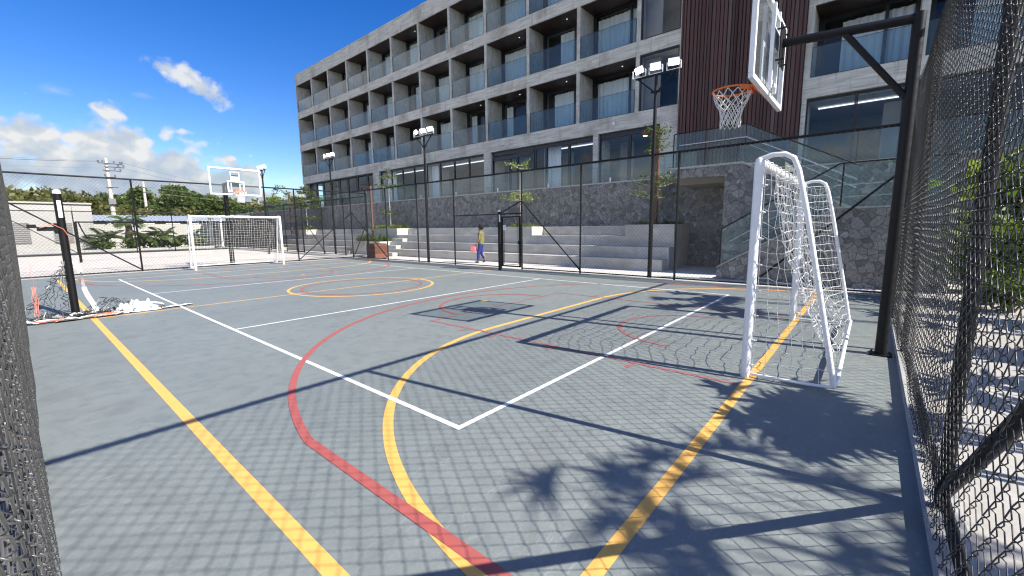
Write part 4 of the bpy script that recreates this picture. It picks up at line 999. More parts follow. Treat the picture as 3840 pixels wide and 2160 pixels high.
def planter(x0, x1, y0, y1, z0, z1, label):
    g = thing('concrete_planter', label, 'planter', ((x0+x1)/2, (y0+y1)/2, z0), 'built-in concrete planters')
    m = MB(); t = .08
    m.box(x0, x0+t, y0, y1, z0, z1); m.box(x1-t, x1, y0, y1, z0, z1); m.box(x0+t, x1-t, y0, y0+t, z0, z1); m.box(x0+t, x1-t, y1-t, y1, z0, z1); m.build('trough', M['pale_concrete'], g, bevel=.006)
    m = MB(); m.box(x0+t, x1-t, y0+t, y1-t, z0, z1-.05); m.build('soil', M['soil'], g)
    return g
planter(13.03, 13.876, 9.36, 11.0, 1.168, 1.555, 'planter with low green plants and a sapling, in line with the gate')
planter(12.98, 14.55, 3.02, 4.86, .783, 1.575, 'planter at the right end of the bleachers, holding the vine and brown lamp post')
planter(11.80, 12.99, 19.66, 22.84, -.05, .80, 'low planter full of strap leaves behind the wooden box')
planter(13.04, 14.55, 19.68, 23.2, .783, 1.56, 'upper planter with a pale trunk sapling, behind the strap leaf bed')
planter(13.04, 14.0, 32.0, 33.3, 1.168, 1.56, 'small far planter with a light green sapling, left end of the bleachers')

# ------------------------------------------------------------------ staircase on the right
st = thing('staircase', 'stone clad staircase with glass rails, to the right of the bleachers', 'staircase', (12.5, 0, 0))
LX0, LX1, UX0, UX1 = 10.92, 12.30, 12.34, 13.85
m = MB()   # outer wall of the lower flight and of the landing
m.prism([(1.05, -.1), (1.05, .31), (-1.55, 1.88), (-3.6, 1.88), (-3.6, -.1)], 'x', LX0, LX0+.16)
m.box(LX0+.16, UX1+.2, -3.6, -3.44, -.1, 1.879); m.build('stair_wall', M['stone'], st)
m = MB()   # wall under the upper flight with the pier and the landing parapet
m.prism([(1.33, -.1), (1.33, 3.02), (2.93, 3.06), (2.93, 3.34), (.86, 3.34), (-1.9, 1.84), (-1.9, -.1)], 'x', UX0, UX0+.18)
m.build('stair_wall', M['stone'], st)
m = MB(); m.box(UX0+.182, TX-.012, -.45, -.22, -.1, 3.0); m.build('stair_wall', M['stone'], st)  # unseen closing wall under the stair, added to darken the recess
m = MB(); m.prism([(UX0+.181, 3.06), (UX0+.4, 2.86), (TX-.01, 2.86), (TX-.01, 3.30), (UX0+.181, 3.30)], 'y', -.2, 2.92); m.build('landing_slab', M['beige'], st)
m = MB(); m.prism([(2.95, 3.341), (2.95, 3.40), (.85, 3.40), (-1.9, 1.90), (-1.9, 1.841), (.86, 3.341)], 'x', UX0-.025, UX0+.205)
m.prism([(1.07, .311), (1.07, .345), (-1.54, 1.915), (-3.62, 1.915), (-3.62, 1.881), (-1.55, 1.881)], 'x', LX0-.02, LX0+.18); m.build('coping', M['cap'], st)
m = MB(); n = 11
for k in range(n): m.box(LX0+.161, LX1, 1.0-(k+1)*2.5/n-.0, 1.0-k*2.5/n, -.05, (k+1)*1.86/n-.002*k)
m.build('lower_flight', M['pale_concrete'], st)
m = MB(); m.box(LX0+.161, UX1, -3.44, -1.52, 1.72, 1.86); m.build('half_landing', M['pale_concrete'], st)
m = MB(); n = 9
for k in range(n): m.box(UX0+.181, UX1, -1.5+k*2.3/n, -1.5+(k+1)*2.3/n, 1.70+(k)*1.5/n, 1.86+(k+1)*1.5/n)
m.build('upper_flight', M['pale_concrete'], st)
GX = UX0+.08
m = MB(); m.prism([(2.93, 3.42), (2.93, 4.47), (1.9, 4.47), (1.9, 3.42)], 'x', GX, GX+.014); m.build('glass_panel', M['terrace_glass'], st)
m = MB(); m.prism([(1.88, 3.42), (1.88, 4.47), (.85, 4.47), (.85, 3.42)], 'x', GX, GX+.014); m.build('glass_panel', M['terrace_glass'], st)
m = MB(); m.prism([(.83, 3.41), (.83, 4.46), (-1.9, 2.97), (-1.9, 1.92)], 'x', GX, GX+.014); m.build('glass_panel', M['terrace_glass'], st)
m = MB(); m.prism([(1.0, .38), (1.0, 1.40), (-.28, 2.17), (-.28, 1.15)], 'x', LX0+.07, LX0+.084); m.build('glass_panel', M['terrace_glass'], st)
m = MB(); m.prism([(-.30, 1.16), (-.30, 2.18), (-1.54, 2.93), (-1.54, 1.92)], 'x', LX0+.07, LX0+.084); m.build('glass_panel', M['terrace_glass'], st)
m = MB(); m.prism([(-1.6, 1.925), (-1.6, 2.93), (-3.5, 2.93), (-3.5, 1.925)], 'x', LX0+.07, LX0+.084); m.build('glass_panel', M['terrace_glass'], st)
m = MB()
m.tube([(GX+.007, 2.95, 4.485), (GX+.007, .84, 4.485), (GX+.007, -1.92, 2.985)], .018, 6); m.tube([(LX0+.077, 1.0, .36), (LX0+.077, 1.0, 1.415), (LX0+.077, -1.55, 2.945), (LX0+.077, -3.52, 2.945)], .020, 6); m.bar((LX0+.077, -1.62, 1.93), (LX0+.077, -1.62, 2.92), .016, 6); m.bar((GX+.007, 2.96, 3.40), (GX+.007, 2.96, 4.48), .018, 6)
m.build('top_rail', M['black'], st)
m = MB()
m.tube([(GX-.07, 2.75, 4.10), (GX-.07, .80, 4.10), (GX-.07, -1.85, 2.66)], .021, 8); m.tube([(GX-.07, .7, 3.86), (GX-.07, -1.85, 2.45)], .012, 8)
m.tube([(LX0+.15, .8, 1.06), (LX0+.15, -1.5, 2.45), (LX0+.15, -3.3, 2.48)], .018, 8); m.tube([(LX0+.15, .45, 1.03), (LX0+.15, -1.5, 2.16), (LX0+.15, -3.3, 2.20)], .013, 8)
for y, z in ((2.5, 4.10), (1.3, 4.10), (-.6, 3.34)): m.bar((GX-.07, y, z), (GX+.0, y, z-.03), .012, 6)
for y, z in ((.7, 1.1), (-.5, 1.84), (-1.4, 2.38), (-2.4, 2.46)): m.bar((LX0+.15, y, z), (LX0+.085, y, z-.03), .014, 6)
m.build('handrail', M['alu'], st, True)
b2 = thing('glass_balustrade', 'glass balustrade on the wall top to the right of the staircase landing', 'railing', (TX+.15, -6, TZ))
for y in (-12.9, -11.3, -9.7, -8.1, -6.5, -4.9, -3.3, -1.7, -.1):
    m = MB(); m.box(TX+.14, TX+.155, y+.008, y+1.59, TZ+.0, TZ+.93); m.build('glass_panel', M['terrace_glass'], b2)
m = MB(); m.box(TX+.128, TX+.168, -12.9, 1.5, TZ+.931, TZ+.965); m.build('top_rail', M['black'], b2)
m = MB(); m.box(TX-.03, TX+.38, -13, 2.9, TZ-.049, TZ-.006); m.build('coping', M['cap'], w)

# ------------------------------------------------------------------ brown steel lamp posts
def lpost(x, y, z0, z1, arm, label, lit):
    g = thing('lamp_post', label, 'lamp post', (x, y, z0), 'brown steel lamp posts')
    m = MB(); m.box(x-.055, x+.055, y-.055, y+.055, z0, z1); m.build('post', M['corten'], g)
    m = MB(); m.box(x-.05, x+.05, y+.056, y+arm, z1-.09, z1-.001); m.build('arm', M['corten'], g)
    m = MB(); m.lathe([(.05, 0), (.09, -.03), (.085, -.05)], (x, y+arm-.12, z1-.091), 12); h = m.build('lamp', M['corten'], g)
    m = MB(); m.lathe([(.075, 0), (.07, -.012)], (x, y+arm-.12, z1-.142), 12); m.build('bulb', M['warm'] if lit else M['lens'], h)
lpost(13.6, 3.96, 1.5, 4.98, .62, 'brown steel lamp post wrapped in a vine, lamp glowing, right end of the bleachers', True)
lpost(13.0, 22.27, .72, 4.25, 1.2, 'brown steel lamp post rising from the planter behind the wooden box', False)
lpost(12.7, 33.8, 1.1, 4.5, .7, 'brown steel lamp post among the trees beyond the far corner', False)
# ------------------------------------------------------------------ foliage helpers
def leaves_np(C, size, up=.3, seed=0, aspect=.5, out=None):
    # one small folded leaf at every centre: rhombus with a random turn
    g = np.random.default_rng(seed); n = len(C)
    A = g.normal(size=(n, 3)); A[:, 2] *= .55
    if out is not None: A += out*.8
    A /= np.linalg.norm(A, axis=1, keepdims=True)+1e-9
    Bv = g.normal(size=(n, 3)); Bv -= A*np.sum(A*Bv, 1, keepdims=True); Bv /= np.linalg.norm(Bv, axis=1, keepdims=True)+1e-9
    s = size*(.6+.8*g.random((n, 1))); nrm = np.cross(A, Bv)
    P0 = C; P1 = C+A*s*.5+Bv*s*aspect*.5+nrm*s*.10; P2 = C+A*s; P3_ = C+A*s*.5-Bv*s*aspect*.5+nrm*s*.10
    V = np.stack([P0, P1, P2, P3_], 1).reshape(-1, 3); F = np.arange(4*n).reshape(n, 4); return V, F
def clump_points(clumps, per, seed):
    g = np.random.default_rng(seed); out = []; dirs = []
    for (c, r) in clumps:
        k = int(per*r[0]*r[1]*r[2]/(r[0]*r[1]*r[2])**(1/3)); k = max(k, 12)
        d = g.normal(size=(k, 3)); d /= np.linalg.norm(d, axis=1, keepdims=True); rad = g.random((k, 1))**.33
        rad = .35+.65*rad+g.normal(0, .07, (k, 1)); out.append(np.array(c)+d*rad*np.array(r)); dirs.append(d)
    return np.concatenate(out), np.concatenate(dirs)
def crown(name, clumps, per, size, mat, parent, seed, aspect=.6):
    C, D_ = clump_points(clumps, per, seed); V, F = leaves_np(C, size, seed=seed+1, aspect=aspect, out=D_*.6)
    o = parent_loc(parent) if parent is not None else Vector((0, 0, 0)); return np_mesh(name, V, F, mat, parent, False, (o.x, o.y, o.z))
def tree(name, label, x, y, z0, h, w, seed, mat='leaf', leafsize=.42, group=None, trunk=.22, flat=.62, per=420, low=.25, cat='tree', clumpn=26):
    rg = random.Random(seed); t = thing(name, label, cat, (x, y, z0), group)
    cl = []
    for k in range(clumpn):
        a = rg.uniform(0, 6.28); q = math.sqrt(rg.random()); zz = rg.random()
        rr = w*.5*q*(1-.55*abs(zz-.35)); cz = z0+h*(low+(1-low)*.92*zz) - h*.12*q
        s = w*rg.uniform(.10, .19); cl.append(((x+rr*math.cos(a), y+rr*math.sin(a), cz), (s, s, s*flat)))
    m = MB(); m.tube([(x, y, z0-.3), (x+.05*w*rg.uniform(-1, 1), y, z0+h*.35), (x+.06*w*rg.uniform(-1, 1), y, z0+h*.7)], [trunk, trunk*.75, trunk*.3], 8)
    for (c, s) in cl[::2]:
        zb = z0+h*rg.uniform(.2, .5); m.tube([(x, y, zb), tuple((Vector((x, y, zb))*.45+Vector(c)*.55)+Vector((0, 0, -.03*h))), c], [trunk*.45, trunk*.28, trunk*.08], 5)
    m.build('trunk', M['bark'], t, True)
    crown('crown', cl, per, leafsize, M[mat], t, seed*3+1); return t
def blade(m, base, az, elev, ln, w, droop, seg=7, fold=.25, twist=0):
    # a long drooping leaf with a raised midrib fold
    p = Vector(base); e = elev; pr = None; h = Vector((math.cos(az), math.sin(az), 0)); s0 = Vector((-math.sin(az), math.cos(az), 0))
    for k in range(seg+1):
        t = k/seg; wd = w*math.sin(math.pi*(.10+.90*t)**.8)*.5 if t < 1 else 0.002
        dirv = h*math.cos(e)+Vector((0, 0, math.sin(e))); nrm = s0.cross(dirv)*-1
        s = s0*math.cos(twist*t)+nrm*math.sin(twist*t); lift = nrm*(wd*fold)
        cur = (p-s*wd+lift, p.copy(), p+s*wd+lift)
        if pr:
            i = len(m.v); m.v += [tuple(q) for q in pr+cur]; m.f += [(i, i+1, i+4, i+3), (i+1, i+2, i+5, i+4)]
        pr = cur; p = p+dirv*(ln/seg); e -= droop/seg
def frond(m, base, az, elev, ln, droop, n=22, lw=.035, ll=.42, rib=None):
    p = Vector(base); e = elev; h = Vector((math.cos(az), math.sin(az), 0)); s = Vector((-math.sin(az), math.cos(az), 0)); pts = [p.copy()]
    for k in range(n):
        d = h*math.cos(e)+Vector((0, 0, math.sin(e))); p = p+d*(ln/n); e -= droop/n; pts.append(p.copy()); t = k/n
        if t < .15: continue
        L_ = ll*math.sin(math.pi*min(1, .12+.86*t))
        for sg in (-1, 1):
            q = (s*sg*.86+d*.5+Vector((0, 0, -.25-.2*random.random()))).normalized(); b = p+q*L_; u = d*lw*.5; mid = p+q*L_*.5+Vector((0, 0, .04*L_))
            i = len(m.v); m.v += [tuple(p), tuple(mid+u), tuple(b), tuple(mid-u)]; m.f.append((i, i+1, i+2, i+3))
    (rib or m).tube([tuple(q) for q in pts[::3]]+[tuple(pts[-1])], [.016-.013*k/(len(pts[::3])) for k in range(len(pts[::3])+1)], 5, False)

# ------------------------------------------------------------------ saplings and planting in the planters
def sapling(name, label, x, y, z0, zt, tiers, seed, mat='leaf', lean=0, leaf=.085, per=34, pale=True):
    rg = random.Random(seed); t = thing(name, label, 'sapling', (x, y, z0), 'slim saplings in the planters')
    m = MB(); H = zt-z0
    m.tube([(x+.02*math.sin(k*1.3)+lean*k/8*H*.1, y+.02*math.cos(k*1.1), z0+H*k/8) for k in range(9)], [.032-.0031*k for k in range(9)], 8)
    C = []
    for (fz, rad, nb) in tiers:
        zb = z0+H*fz
        for b in range(nb):
            a = 2*math.pi*b/nb+rg.uniform(-.4, .4); L_ = rad*rg.uniform(.7, 1.15); rise = rg.uniform(.05, .30)*L_
            tip = (x+L_*math.cos(a), y+L_*math.sin(a), zb+rise); mid = (x+L_*.5*math.cos(a+.08), y+L_*.5*math.sin(a+.08), zb+rise*.35)
            m.tube([(x, y, zb), mid, tip], [.012, .009, .004], 5)
            for q in range(int(per*L_/.5)):
                s = .3+.75*rg.random(); c = Vector((x, y, zb))*(1-s)+Vector(tip)*s; C.append((c.x+rg.gauss(0, .07), c.y+rg.gauss(0, .07), c.z+rg.gauss(.02, .045)))
    m.build('trunk', M['bark_pale' if pale else 'bark'], t, True)
    V, F = leaves_np(np.array(C), leaf, seed=seed, aspect=.62); np_mesh('leaves', V, F, M[mat], t, False, (x, y, z0)); return t
sapling('sapling', 'sapling with pale trunk and leaves in flat tiers, behind the strap leaf bed', 14.1, 21.9, 1.5, 5.3, ((.27, .75, 6), (.70, .85, 6), (.86, .55, 5), (.98, .2, 3)), 31, 'leaf', per=44)
sapling('sapling', 'forked sapling with bare lower trunk, rising just behind the gate', 13.5, 10.4, 1.5, 4.35, ((.44, .95, 6), (.53, .6, 4), (.95, .5, 2), (1.0, .62, 3)), 33, 'leaf_bright', per=30)
sapling('sapling', 'light green sapling with wide flat tiers at the left end of the stone wall', 13.5, 32.7, 1.5, 4.9, ((.25, 1.0, 7), (.52, 1.3, 8), (.70, 1.3, 8), (.86, .8, 6), (.97, .4, 4)), 35, 'leaf', leaf=.11, per=60)
sapling('sapling', 'leafy sapling growing against the brown lamp post with the glowing lamp', 13.75, 4.05, 1.5, 5.0, ((.30, .95, 6), (.42, 1.05, 7), (.52, .8, 6), (.80, .45, 4), (.93, .55, 4), (1.0, .35, 3)), 37, 'leaf', leaf=.075, per=28)
def lowplants(label, x0, x1, y0, y1, z, n, seed, mat, hgt=.35, w=.055, name='leafy_plants', cat='plants', spread=1.0, stuffy=None):
    rg = random.Random(seed); t = thing(name, label, cat, ((x0+x1)/2, (y0+y1)/2, z))
    m = MB()
    for k in range(n):
        x, y = rg.uniform(x0, x1), rg.uniform(y0, y1)
        for q in range(rg.randint(6, 10)): blade(m, (x, y, z), rg.uniform(0, 6.28), rg.uniform(.5, 1.35)*spread, hgt*rg.uniform(.6, 1.2), w*rg.uniform(.7, 1.3), rg.uniform(.6, 1.8), 5)
    m.build('leaves', M[mat], t); return t
lowplants('sunlit low green plants in the planter behind the gate', 13.12, 13.8, 9.45, 10.9, 1.5, 34, 41, 'leaf_bright', .30, .05)
lowplants('long strap leaves spilling over the low planter behind the wooden box', 11.95, 12.85, 19.8, 22.7, .74, 46, 42, 'leaf', .75, .045, cat='plants')
lowplants('bright leafy plants under the pale trunk sapling in the upper planter', 13.15, 14.4, 19.8, 23.0, 1.5, 60, 43, 'leaf_bright', .42, .09)
lowplants('dark low plants at the foot of the brown lamp post with the glowing lamp', 13.1, 14.4, 3.1, 4.8, 1.5, 34, 44, 'leaf_dark', .32, .05)
lowplants('tuft of light green leaves in the small far planter', 13.1, 13.9, 32.1, 33.2, 1.5, 26, 45, 'leaf_bright', .5, .06)
vn = thing('vine', 'vine with small leaves climbing the lamp post with the glowing lamp', 'vine', (13.6, 3.96, 1.6))
rg = random.Random(51); C = []; m = MB()
for k in range(3): m.tube([(13.6+.08*math.cos(q*.9+k*2), 3.96+.08*math.sin(q*.9+k*2), 1.55+q*.17) for q in range(21)], .008, 5)
for k in range(520):
    z = rg.choice((rg.uniform(1.6, 3.2), rg.uniform(4.0, 5.1), rg.uniform(4.3, 5.05))); s = .10 if z < 3.2 else .17; C.append((13.6+rg.gauss(-.03, s), 3.96+rg.gauss(-.04 if z < 4 else .05, s*1.2), z))
m.build('stem', M['bark'], vn); V, F = leaves_np(np.array(C), .09, seed=52); np_mesh('leaves', V, F, M['leaf'], vn, False, (13.6, 3.96, 1.6))

# ------------------------------------------------------------------ planting behind the near fence
def shrub(label, x, y, h, w, seed, mat, leaf=.16, n=900, cat='shrub', name='shrub', aspect=.5):
    rg = random.Random(seed); t = thing(name, label, cat, (x, y, 0)); m = MB(); C = []; 
    for k in range(16):
        a = rg.uniform(0, 6.28); tip = (x+w*.5*rg.uniform(.2, 1)*math.cos(a), y+w*.5*rg.uniform(.2, 1)*math.sin(a), h*rg.uniform(.45, 1)); mid = (x+(tip[0]-x)*.4, y+(tip[1]-y)*.4, tip[2]*.55)
        m.tube([(x+.05*math.cos(a), y+.05*math.sin(a), -.05), mid, tip], [.022, .014, .004], 5)
        for q in range(n//16):
            s = .25+.8*rg.random(); c = Vector(mid)*(1-s)+Vector(tip)*s; C.append((c.x+rg.gauss(0, .13*w*.5+.04), c.y+rg.gauss(0, .13*w*.5+.04), max(.04, c.z+rg.gauss(0, .10))))
    m.build('stems', M['bark'], t, True); V, F = leaves_np(np.array(C), leaf, seed=seed, aspect=aspect); np_mesh('leaves', V, F, M[mat], t, False, (x, y, 0)); return t
def broadleaf(label, x, y, h, n, seed, mat, ll=1.5, lw=.42, name='banana_plant', cat='plant'):
    rg = random.Random(seed); t = thing(name, label, cat, (x, y, 0)); s = MB(); m = MB()
    for k in range(n):
        a = 2*math.pi*k/n+rg.uniform(-.3, .3); zt = h*rg.uniform(.45, .72); bx, by = x+.16*math.cos(a), y+.16*math.sin(a)
        s.tube([(x+.05*math.cos(a), y+.05*math.sin(a), -.05), (x+.10*math.cos(a), y+.10*math.sin(a), zt*.6), (bx+.1*math.cos(a), by+.1*math.sin(a), zt)], [.035, .025, .012], 6)
        blade(m, (bx+.1*math.cos(a), by+.1*math.sin(a), zt), a, rg.uniform(.75, 1.25), ll*rg.uniform(.8, 1.15)*h/3, lw*rg.uniform(.8, 1.2), rg.uniform(1.2, 2.3), 10, .22, rg.uniform(-.5, .5))
    s.build('stalks', M['leaf_olive'], t, True); m.build('leaves', M[mat], t); return t
def palm(label, x, y, h, nf, fl, seed, mat, z0=0, trunk=.09, name='palm_tree', cat='palm', ll=.42, group=None, thick=22, lw=.035):
    rg = random.Random(seed); random.seed(seed); t = thing(name, label, cat, (x, y, z0), group); m = MB()
    if h > .5:
        b = MB(); b.tube([(x+.04*math.sin(k), y, z0-.1+(h+.1)*k/10) for k in range(11)], [trunk*(1.25-.35*k/10+.05*(k % 2)) for k in range(11)], 10); b.build('trunk', M['bark'], t, True)
    for k in range(nf):
        a = 2*math.pi*k/nf+rg.uniform(-.25, .25); frond(m, (x, y, z0+h), a, rg.uniform(.35, 1.35), fl*rg.uniform(.8, 1.1), rg.uniform(1.1, 2.1), thick, lw, ll)
    m.build('fronds', M[mat], t); return t
broadleaf('bright banana plant with tall arching leaves beyond the near fence', 12.4, -4.05, 3.7, 7, 61, 'leaf_bright', 1.5, .40)
shrub('sunlit broad leaved shrub at the foot of the banana plant', 11.3, -4.05, 1.5, 1.3, 62, 'leaf_bright', .17, 900)
shrub('dense green shrub at the right edge, seen through the wire mesh', 9.55, -4.0, 1.6, 1.3, 63, 'leaf', .16, 1300)
palm('small fan of feathery palm fronds at the right edge behind the mesh', 9.9, -4.1, .9, 13, 1.25, 64, 'leaf_bright', name='palm_plant', ll=.34)
shrub('tall dark green shrub filling the right edge behind the palm fronds', 11.7, -4.95, 3.0, 2.0, 65, 'leaf_dark', .22, 1900)
shrub('leafy bush beside the stair landing, beyond the near fence', 13.6, -4.7, 2.2, 1.8, 66, 'leaf', .18, 1100)
shrub('low ground shrub at the edge of the path beyond the near fence', 8.85, -4.15, .55, 1.0, 67, 'leaf_dark', .12, 700)
palm('large palm beyond the stair landing, behind the banana plant', 16.5, -5.6, 2.6, 14, 1.9, 68, 'leaf', name='palm_tree')
# taller planting just outside the frame: its shadows fall across the court by the near goal
def shade_plant(label, x, y, zlo, zhi, n, ln, wd, seed, rad=.4):
    rg = random.Random(seed); t = thing('tropical_plant', label, 'plant', (x, y, 0), 'tropical plants along the near path'); m = MB(); s = MB()
    for k in range(n):
        a = rg.uniform(0, 6.28); z = rg.uniform(zlo, zhi); r0 = rad*math.sqrt(rg.random()); b = (x+r0*math.cos(a), y+r0*math.sin(a), z)
        s.tube([(x+.04*math.cos(a), y+.04*math.sin(a), -.05), (x+r0*.3*math.cos(a), y+r0*.3*math.sin(a), z*.75), b], [.016, .012, .006], 5)
        for q in range(9): blade(m, b, a+(q-4)*.42+rg.uniform(-.1, .1), rg.uniform(-.1, .35), ln*rg.uniform(.75, 1.1)*(1-.05*abs(q-4)), wd*rg.uniform(.8, 1.2), rg.uniform(.3, .9), 5)
    s.build('stalks', M['bark'], t, True); m.build('leaves', M['leaf'], t)
shade_plant('fan leaved plant whose shadow lies on the court behind the near goal', 2.62, -5.15, 2.25, 2.95, 22, .44, .085, 71, .62)
shade_plant('small fan leaved plant whose shadow makes the left lobe of the dark patch', 2.0, -4.95, 2.15, 2.5, 7, .36, .11, 72, .2)
shade_plant('sparse tall plant whose soft shadow falls at the lower centre of the court', 1.35, -8.1, 4.5, 5.4, 22, .44, .050, 73, .85)
shade_plant('plant whose shadow falls between the near goal and the right fence', 6.9, -5.2, 3.7, 4.5, 11, .50, .12, 74, .45)
shade_plant('plant whose long streaks of shadow lie beyond the near goal', 8.1, -4.9, 4.2, 4.9, 8, .55, .12, 78, .5)
shade_plant('low plant whose streaky shadow falls across the path beyond the near fence', 5.2, -5.2, .6, 1.7, 18, .6, .08, 75, .5)
shade_plant('low plant shading the path nearer the camera beyond the near fence', 3.9, -5.3, .6, 1.6, 16, .6, .08, 76, .5)
shade_plant('low plant shading the far part of the path beyond the near fence', 7.6, -5.1, .6, 1.8, 18, .6, .08, 77, .5)

# ------------------------------------------------------------------ background: sheds, walls, palms, hill, poles
s = thing('utility_building', 'long cream utility building with two black louvred vents at the left', 'building', (-4, 47, 0))
m = MB(); m.box(-14, 2.36, 47, 53, -.1, 3.80); m.build('wall', M['whitewall'], s)
m = MB(); m.box(-14.1, 2.42, 46.92, 53.1, 3.801, 3.93); m.build('roof_edge', M['whitewall'], s)
m = MB(); m.box(-14, 2.37, 46.985, 46.999, 3.70, 3.799); m.build('dark_strip', M['frame'], s)  # thin dark strip along the wall just under the roof edge
m = MB(); m.box(1.20, 1.24, 46.985, 46.999, .02, 3.69); m.box(-2.9, -2.86, 46.985, 46.999, .02, 3.69); m.build('joint', M['louvre'], s)
for a, b in ((-2.5, -1.15), (.02, 1.14)):
    m = MB(); m.box(a, b, 46.95, 46.998, .72, 2.36); v = m.build('vent', M['whitewall'], s)
    m = MB()
    for k in range(11): z = .78+k*.145; m.box(a+.03, b-.03, 46.90, 46.949, z, z+.07)
    m.build('louvres', M['louvre'], v)
m = MB(); m.box(-14, 2.36, 46.96, 46.998, -.05, .28); m.build('plinth', M['kerb'], s)
s = thing('low_building', 'long low white building with a corrugated pale roof behind the palms', 'building', (8, 54, 0))
m = MB(); m.box(2.5, 18, 54, 58, -.1, 2.32); m.build('wall', M['cream'], s)
m = MB(); m.box(2.6, 18, 54.05, 57.9, 2.321, 2.62); m.build('dark_opening', M['frame'], s)
for a, b in ((3.9, 4.2), (4.4, 5.7), (6.6, 7.5), (8.4, 9.6), (10.4, 11.2)):
    m = MB(); m.box(a, b, 53.98, 54.04, 2.33, 2.60); m.build('window_panel', M['white'], s)
m = MB(); nn = 90
for k in range(nn):
    a, b = 2.6+15.6*k/nn, 2.6+15.6*(k+1)/nn; za, zb = .035*math.cos(k*math.pi), .035*math.cos((k+1)*math.pi)
    m.quad((a, 53.7, 2.63+za), (b, 53.7, 2.63+zb), (b, 56.3, 3.24+zb), (a, 56.3, 3.24+za)); m.quad((a, 56.3, 3.24+za), (b, 56.3, 3.24+zb), (b, 58.3, 2.63+zb), (a, 58.3, 2.63+za))
m.build('roof', M['roofmetal'], s)
s = thing('shade_screen', 'black cloth screen behind the far goal, along the sand court', 'screen', (10.72, 38, 0))
m = MB()
for k in range(28):
    a, b = 31.8+12.4*k/28, 31.8+12.4*(k+1)/28; xa, xb = 10.72+.03*math.sin(k*1.3), 10.72+.03*math.sin((k+1)*1.3)
    m.quad((xa, a, .12), (xb, b, .12), (xb, b, 2.42+.04*math.sin(k+1)), (xa, a, 2.42+.04*math.sin(k))); m.quad((xa+.012, a, .12), (xa+.012, a, 2.42+.04*math.sin(k)), (xb+.012, b, 2.42+.04*math.sin(k+1)), (xb+.012, b, .12))
m.build('cloth', M['black_cloth'], s)
m = MB()
for k in range(5): m.bar((10.78, 31.9+3.07*k, -.05), (10.78, 31.9+3.07*k, 2.5), .03, 8)
m.build('support_post', M['black'], s)
s = thing('pavilion', 'small pavilion with white flat roof behind the black cloth screen', 'pavilion', (14, 50, 0))
m = MB(); m.box(11.6, 17.5, 48.5, 53, 2.95, 3.12); m.build('roof', M['white'], s)
m = MB()
for x in (11.9, 14.5, 17.2):
    for y in (48.8, 52.6): m.box(x-.1, x+.1, y-.1, y+.1, -.1, 2.949)
m.build('posts', M['white'], s)
m = MB(); m.box(12, 17.2, 52.0, 52.2, -.1, 2.5); m.build('back_wall', M['louvre'], s)
# beach net on the sand court
n_ = thing('beach_net', 'black framed volleyball net standing on the sand court', 'net', (4.5, 28.8, 0))
for x, y in ((.11, 29.2), (8.90, 28.42)): m = MB(); m.bar((x, y, -.1), (x, y, 2.08), .055, 12); m.build('post', M['black'], n_, True)
m = MB(); m.tube([(.11, 29.18, 2.07), (4.5, 28.8, 2.03), (8.9, 28.4, 2.05)], .035, 6); m.build('top_band', M['black'], n_, True)
m = MB(); m.tube([(.45, 29.16, 1.24), (4.5, 28.8, 1.20), (8.6, 28.42, 1.22)], .012, 6); m.tube([(.22, 29.17, 2.05), (.30, 29.17, 1.7), (.45, 29.16, 1.24)], .03, 6); m.build('net_edge', M['black'], n_, True)
m = MB()
for k in range(1, 80): x = .35+8.3*k/80; m.tube([(x, 29.17-(x-.3)*.089, 1.23), (x, 29.17-(x-.3)*.089, 2.03)], .003, 3, False)
for k in range(1, 8): z = 1.23+.1*k; m.tube([(.33, 29.16, z), (8.7, 28.42, z)], .003, 3, False)
m.build('netting', M['wire'], n_)
# planting along the road kerb
palm('palm with a thick bare trunk and fan crown before the low building', 4.4, 46.4, 2.3, 15, 1.5, 81, 'leaf', trunk=.24, ll=.6, thick=16, lw=.12)
for k, (x, h, lab) in enumerate(((2.95, .5, 'feathery palm bush next to the corner of the utility building'), (5.3, .6, 'feathery palm bush just right of the thick trunked palm'), (6.6, .7, 'large feathery palm bush in the middle of the kerb bed'), (8.7, .5, 'palm bush partly behind the far goal'))):
    palm(lab, x, 46.3+.15*(k % 2), h+.35, 15, 1.75, 82+k, 'leaf_dark', name='palm_bush', trunk=.1, ll=.55, thick=18, lw=.13)
for k, (x, w_, lab) in enumerate(((2.7, 1.4, 'low green shrub against the utility building corner'), (4.6, 1.7, 'spreading shrub at the foot of the thick trunked palm'), (6.0, 1.5, 'low shrub between two feathery palm bushes'), (7.3, 1.5, 'low shrub to the left of the far goal'), (8.9, 1.7, 'dark low shrub seen through the far goal net'))):
    shrub(lab, x, 46.2, .95, w_, 90+k, ('leaf', 'leaf_dark')[k % 2], .24, 620)
# hill with a continuous wood
def hillz(x, y):
    a = 6.0*math.exp(-((x+12)/30)**2)*max(0, min(1, (y-62)/44)); b = 2.5*math.exp(-((x-22)/22)**2)*max(0, min(1, (y-62)/20)); return max(a, b)-.08
m = MB(); xs = [-110+6*i for i in range(37)]; ys = [60+6*i for i in range(16)]
for x in xs[:-1]:
    for y in ys[:-1]: m.quad((x, y, hillz(x, y)), (x+6, y, hillz(x+6, y)), (x+6, y+6, hillz(x+6, y+6)), (x, y+6, hillz(x, y+6)))
struct(m.build('hill', M['earth'], None, True))
g = np.random.default_rng(101); cl = []
for k in range(460):
    x = g.uniform(-48, 14); y = g.uniform(66, 112); q = g.uniform(1.1, 2.3); cl.append(((x, y, hillz(x, y)+q*.7+g.uniform(.2, 1.1)), (q*1.25, q*1.25, q)))
for k in range(170):
    x = g.uniform(10, 40); y = g.uniform(80, 96); q = g.uniform(1.0, 1.9); cl.append(((x, y, hillz(x, y)+q*.6+g.uniform(.2, 2.3)), (q*1.25, q*1.25, q)))
